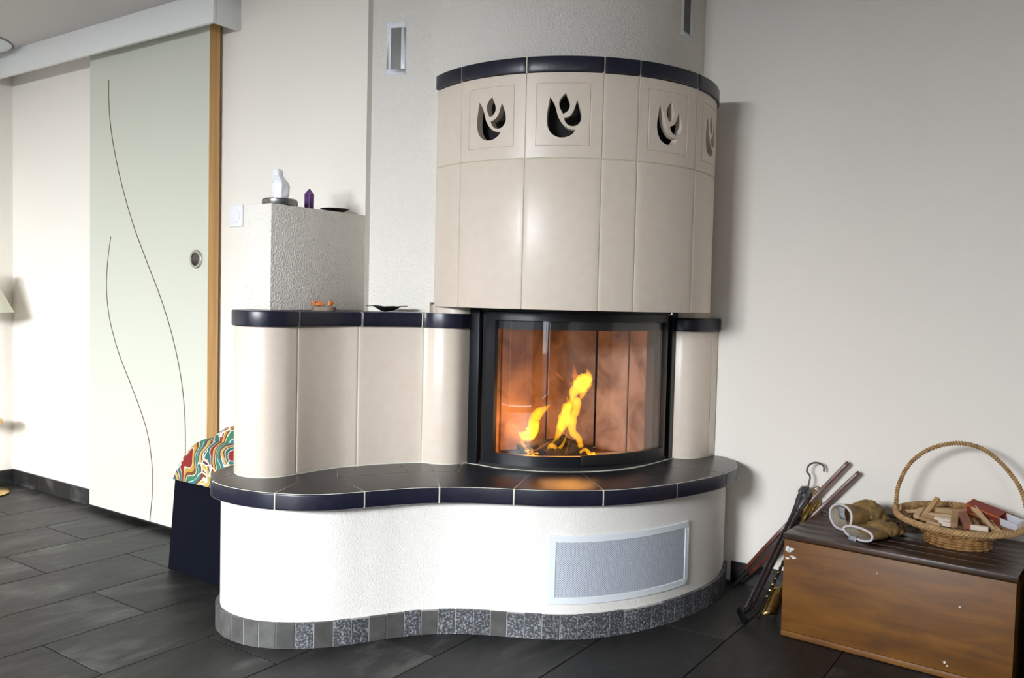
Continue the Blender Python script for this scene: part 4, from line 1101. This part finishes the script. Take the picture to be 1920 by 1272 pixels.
# ------------------------------------------------------------------ work gloves on the chest
m_glove = mat('yellow_brown_leather', rough=.7, bump=(120,.5,.003,5), build=noise_col((.11,.062,.018), (.30,.18,.055), 16, lo=.35, hi=.68))
m_gdark = mat('dark_glove_brown', rough=.8, build=noise_col((.018,.011,.007), (.07,.042,.018), 20, lo=.35, hi=.7))  # darker brown than the hand, used on the fingers
m_knit = mat('white_knit_edge', (.62,.58,.60), .9, bump=(500,.8,.002,2))
m_lining = mat('beige_fleece_lining', rough=1, bump=(260,.8,.003,3), build=noise_col((.42,.36,.28), (.58,.51,.41), 120, lo=.35, hi=.65))
m_tag = mat('grey_fabric_tag', rough=.9, build=noise_col((.27,.29,.30), (.37,.39,.40), 90, lo=.45, hi=.6))
def glove(loc, end, rx, ry, label, drop, fingers, tagpos, up_=0):
    a = Vector(loc); b = Vector(end); d = (b-a); L_ = d.length; dn = d.normalized()
    side = Vector((0,0,1)).cross(dn).normalized(); upv = dn.cross(side)
    g = thing('work_glove', label, 'glove', loc, None)
    def ring(t, r1, r2, du=0, ds=0, n=28, wob=0):
        c = a+dn*t+upv*du+side*ds
        return [c+side*math.cos(2*PI*k/n)*r1*(1+wob*math.sin(3*2*PI*k/n+1))+upv*math.sin(2*PI*k/n)*r2*(1+wob*math.cos(2*2*PI*k/n)) for k in range(n)]
    def loft(rings, closed=True):
        n = len(rings[0]); V = [v for r in rings for v in r]; F = []
        for i in range(len(rings)-1):
            for k in range(n): F.append((i*n+k, i*n+(k+1)%n, (i+1)*n+(k+1)%n, (i+1)*n+k))
        if closed: F += [tuple(range(n)), tuple(range((len(rings)-1)*n, len(rings)*n))]
        return V, F
    # cuff: open double-walled tube
    o_ = [ring(t, rx*s, ry*s, -q, 0, 28, .04) for t, s, q in ((0,1,0),(.02,1,0),(.045,.97,.001),(.07,.9,.002))]
    i_ = [ring(t, rx*s, ry*s, -q, 0, 28, .04) for t, s, q in ((.07,.82,.002),(.045,.89,.001),(.02,.92,0),(0,.93,0))]
    obj('cuff', *loft(o_, False), m_glove, g); obj('lining', *loft(i_ [::-1] + [ring(.072,.001,.001,-.002)], False), m_lining, g)
    e = ring(-.0005, rx*.965, ry*.965, 0, 0, 40, .04); obj('cuff_edge', *tubevf(e+[e[0]], .0036, 7, cap=False), m_knit, g)
    # hand: overlapping solids fused by a voxel remesh
    parts = [loft([ring(.045, rx*.85, ry*.85), ring(.075, rx*.80, ry*.95, up_*.6), ring(.11, rx*.95, ry*1.0, up_), ring(.145, rx*1.0, ry*.85, up_*.5-drop*.5), ring(.168, rx*.7, ry*.5, -drop)])]; fparts = []
    fng = []
    for (s0, s1, t1, dz, r) in fingers:
        p0 = a+dn*.13+side*s0*rx+upv*(-drop*.7); p1 = a+dn*(.13+t1*.5)+side*(s0+s1)/2*rx+upv*(-drop*.8+dz+.008); p2 = a+dn*(.13+t1)+side*s1*rx+upv*(-drop+dz)
        P_ = catmull([tuple(p0),tuple(p1),tuple(p2)], 6)
        fparts.append(tubevf(P_, [r*(1.05-.03*i) for i in range(len(P_))], 10))
        fng.append(p2)
    for nm, pp, mm in (('hand', parts, m_glove), ('fingers', fparts, m_gdark)):
      V, F = merge(*pp)
      o = obj(nm, V, F, mm, g, label='dark brown fingers of the glove' if nm == 'fingers' else None)
      rm = o.modifiers.new('fuse', 'REMESH'); rm.mode = 'VOXEL'; rm.voxel_size = .0028; rm.use_smooth_shade = True
      s_ = o.modifiers.new('soft', 'SMOOTH'); s_.iterations = 4; s_.factor = .6
      tx = bpy.data.textures.new('creases', 'CLOUDS'); tx.noise_scale = .022
      dm = o.modifiers.new('creases', 'DISPLACE'); dm.texture = tx; dm.strength = .016; dm.mid_level = .5
    # tag sewn in the cuff
    tl, ts, tz, tw, th, out_ = tagpos
    c = a+dn*tl+side*ts+upv*tz; du = (upv*math.cos(out_)-dn*math.sin(out_)*1)
    V = []
    for k in range(5):
        for w in (-.5,.5):
            V.append(c+side*(w*tw+.1*th*k/4)+du*(-th*k/4)-dn*(.004*math.sin(k/4*PI)))
    F = [(2*k,2*k+1,2*k+3,2*k+2) for k in range(4)]
    t_ = obj('tag', V, F, m_tag, g); sm = t_.modifiers.new('s','SOLIDIFY'); sm.thickness = .0008
    return g
fg = [(-.75,-1.15,.075,.0,.0125),(-.25,-.45,.095,.004,.0130),(.25,.15,.09,.0,.0125),(.7,.75,.07,-.002,.0115)]
glove((-.630,2.704,ZL+.047), (-.50,2.90,ZL+.034), .047, .040, 'upper yellow-brown work glove with round white-edged cuff on chest', .016, fg+[(.9,1.55,.03,.0,.013)], (.004,.004,.028,.026,.042,.35), .012)
glove((-.562,2.628,ZL+.0235), (-.452,2.83,ZL+.024), .054, .019, 'lower work glove with flattened cuff and hanging grey tag', .002, [(s*.8,e_*.8,t_,0,.011) for s,e_,t_,d_,r in fg]+[(.9,1.3,.03,.0,.010)], (-.006,.014,-.010,.028,.024,.15), .006)

# ------------------------------------------------------------------ fire tools leaning between stove and chest
A = Vector((-.893,2.625,.012)); B = Vector((-.795,2.93,.385)); dn = (B-A).normalized(); Lt = (B-A).length
side = dn.cross(Vector((.568,-.822,0))).normalized()   # roughly across the view
tg = thing('fire_tongs', 'black iron fire tongs with hooked end and rounded head leaning beside chest', 'fire tool', tuple(A))
for s in (-1, 1):
    pts = [A+dn*.03+side*s*.007, A+dn*Lt*.5+side*s*.0075, A+dn*Lt*.82+side*s*.008, A+dn*Lt*.90+side*s*.014, A+dn*Lt*.97+side*s*.012, A+dn*Lt*1.0+side*s*.004]
    obj('arm', *tubevf(catmull([tuple(p) for p in pts], 6), [.0052]*12+[.0065]*10+[.011]*5+[.008]*4, 10, (1,1.5)), m_iron, tg)
obj('hinge_head', *tubevf([B-dn*.075, B-dn*.055, B-dn*.03, B-dn*.01, B+dn*.008], [.006,.014,.018,.016,.006], 16, (1,.5)), m_iron, tg)
hk = [B, B+Vector((.004,.0,.02)), B+Vector((.006,.004,.045)), B+Vector((-.004,.0,.062)), B+Vector((.002,.004,.083)), B+Vector((.022,.016,.092)), B+Vector((.042,.028,.082)), B+Vector((.044,.03,.062))]
obj('hook', *tubevf(catmull([tuple(p) for p in hk], 6), .0032, 8), m_iron, tg)
V, F = boxvf(-.028,.028,-.004,.004,-.016,.016)
ftm = Matrix.Translation(A+Vector((-.004,-.004,.006))) @ Matrix.Rotation(R(-40),4,'Z') @ Matrix.Rotation(R(35),4,'Y')
obj('jaw', *xf((V,F), ftm), m_irond, tg, bevel=.002)
obj('jaw_stem', *tubevf([A+Vector((0,0,.01)), A+dn*.035, A+dn*.06], [.004,.008,.006], 8), m_irond, tg)
# brass poker with ornate handle
A2 = Vector((-.862,2.665,.004)); B2 = Vector((-.775,2.965,.375)); d2_ = (B2-A2).normalized(); L2 = (B2-A2).length
bp_ = thing('brass_poker', 'poker with ornate brass handle leaning just behind the iron tongs', 'fire tool', tuple(A2))
obj('shaft', *tubevf([A2, A2+d2_*L2*.72], .0042, 8), m_irond, bp_)
tw = []
for k in range(220):
    t = k/219*L2*.45+L2*.12; q = A2+d2_*t; s1 = d2_.orthogonal().normalized(); s2 = d2_.cross(s1); a = t/.022*2*PI
    tw.append(q+(s1*math.cos(a)+s2*math.sin(a))*.005)
obj('twist', *tubevf(tw, .0022, 5), m_brass, bp_)
prof = [(.72,.005),(.74,.010),(.76,.006),(.78,.011),(.81,.016),(.85,.018),(.89,.014),(.92,.010),(.94,.013),(.96,.009),(.985,.006),(1.0,.004)]
obj('ornate_handle', *tubevf([A2+d2_*L2*t for t,_ in prof], [r*.85 for _,r in prof], 12, (1,.6)), m_brass, bp_)
ry_ = [B2+d2_*.010+ (d2_.orthogonal().normalized()*math.cos(a)+d2_*math.sin(a))*.008 for a in [2*PI*k/20 for k in range(21)]]
obj('ring', *tubevf(ry_, .002, 6, cap=False), m_brass, bp_)
# brass ash shovel
A3 = Vector((-.835,2.72,.03)); B3 = Vector((-.765,2.975,.345)); d3 = (B3-A3).normalized(); L3 = (B3-A3).length
sh = thing('ash_shovel', 'ash shovel with shiny brass scoop on floor behind chest corner', 'fire tool', tuple(A3))
obj('shaft', *tubevf([A3+d3*.05, A3+d3*L3*.95], .0038, 8), m_brass, sh)
obj('grip', *tubevf([A3+d3*L3*.8, A3+d3*L3*.86, A3+d3*L3*.93, A3+d3*L3], [.005,.009,.008,.005], 10), m_brass, sh)
bm = bmesh.new(); g = []
s1 = Vector((.822,.568,0)); s2 = d3.cross(s1).normalized()
for i in range(9):
    u = i/8; row = []
    for j in range(11):
        a = (-1+2*j/10)*R(75); r = .034
        row.append(bm.verts.new(A3+d3*(.075-u*.10)+s1*(r*math.sin(a))*(1-.15*u)+s2*(r*(1-math.cos(a)))*.8))
    g.append(row)
for i in range(8):
    for j in range(10): bm.faces.new((g[i][j],g[i][j+1],g[i+1][j+1],g[i+1][j]))
for v in bm.verts: v.co -= A3
for f in bm.faces: f.smooth = True
me = bpy.data.meshes.new('scoop'); bm.to_mesh(me); bm.free(); me.materials.append(m_brass)
o = bpy.data.objects.new('scoop', me); C.objects.link(o); o.parent = sh; sm = o.modifiers.new('s','SOLIDIFY'); sm.thickness = .0015
# wooden bellows seen edge on
A4 = Vector((-1.035,2.905,.006)); B4 = Vector((-.655,2.955,.475)); d4 = (B4-A4).normalized(); L4 = (B4-A4).length
nb = Vector((0,-1,0)).cross(d4).normalized()      # board normal, in the wall plane
wb = d4.cross(nb).normalized()
be = thing('fireplace_bellows', 'red-brown wooden fireplace bellows leaning on the wall, handles up', 'bellows', tuple(A4))
def board(sgn, open_):
    pr = [(.14,.008),(.18,.022),(.26,.030),(.34,.042),(.44,.048),(.54,.042),(.60,.026),(.65,.012),(.8,.011),(.97,.012),(1.0,.009)]
    V = []; 
    for t, w in pr:
        sp = sgn*(.0105+open_*(max(0,t-.14)/.86)**.8)
        th = .006 if t < .62 else .0065
        c = A4+d4*L4*t+nb*sp
        V += [c+wb*w+nb*th, c+wb*w-nb*th, c-wb*w-nb*th, c-wb*w+nb*th]
    F = []; n = len(pr)
    for i in range(n-1):
        for q in range(4): F.append((4*i+q,4*i+(q+1)%4,4*i+4+(q+1)%4,4*i+4+q))
    F += [(0,1,2,3),(4*n-4,4*n-3,4*n-2,4*n-1)]
    obj('board', V, F, m_mah, be, bevel=.0018)
board(1,.012); board(-1,.012)
pr = [(.14,.006,.008),(.2,.018,.012),(.34,.036,.016),(.48,.040,.017),(.58,.028,.015)]
V = []
for t, w, h_ in pr:
    c = A4+d4*L4*t; V += [c+wb*w+nb*h_, c+wb*w-nb*h_, c-wb*w-nb*h_, c-wb*w+nb*h_]
F = [(4*i+q,4*i+(q+1)%4,4*i+4+(q+1)%4,4*i+4+q) for i in range(4) for q in range(4)] + [(0,1,2,3),(16,17,18,19)]
obj('leather_gusset', V, F, m_leather, be)
obj('nozzle', *tubevf([A4, A4+d4*L4*.08, A4+d4*L4*.17], [.004,.007,.012], 12), m_irond, be)
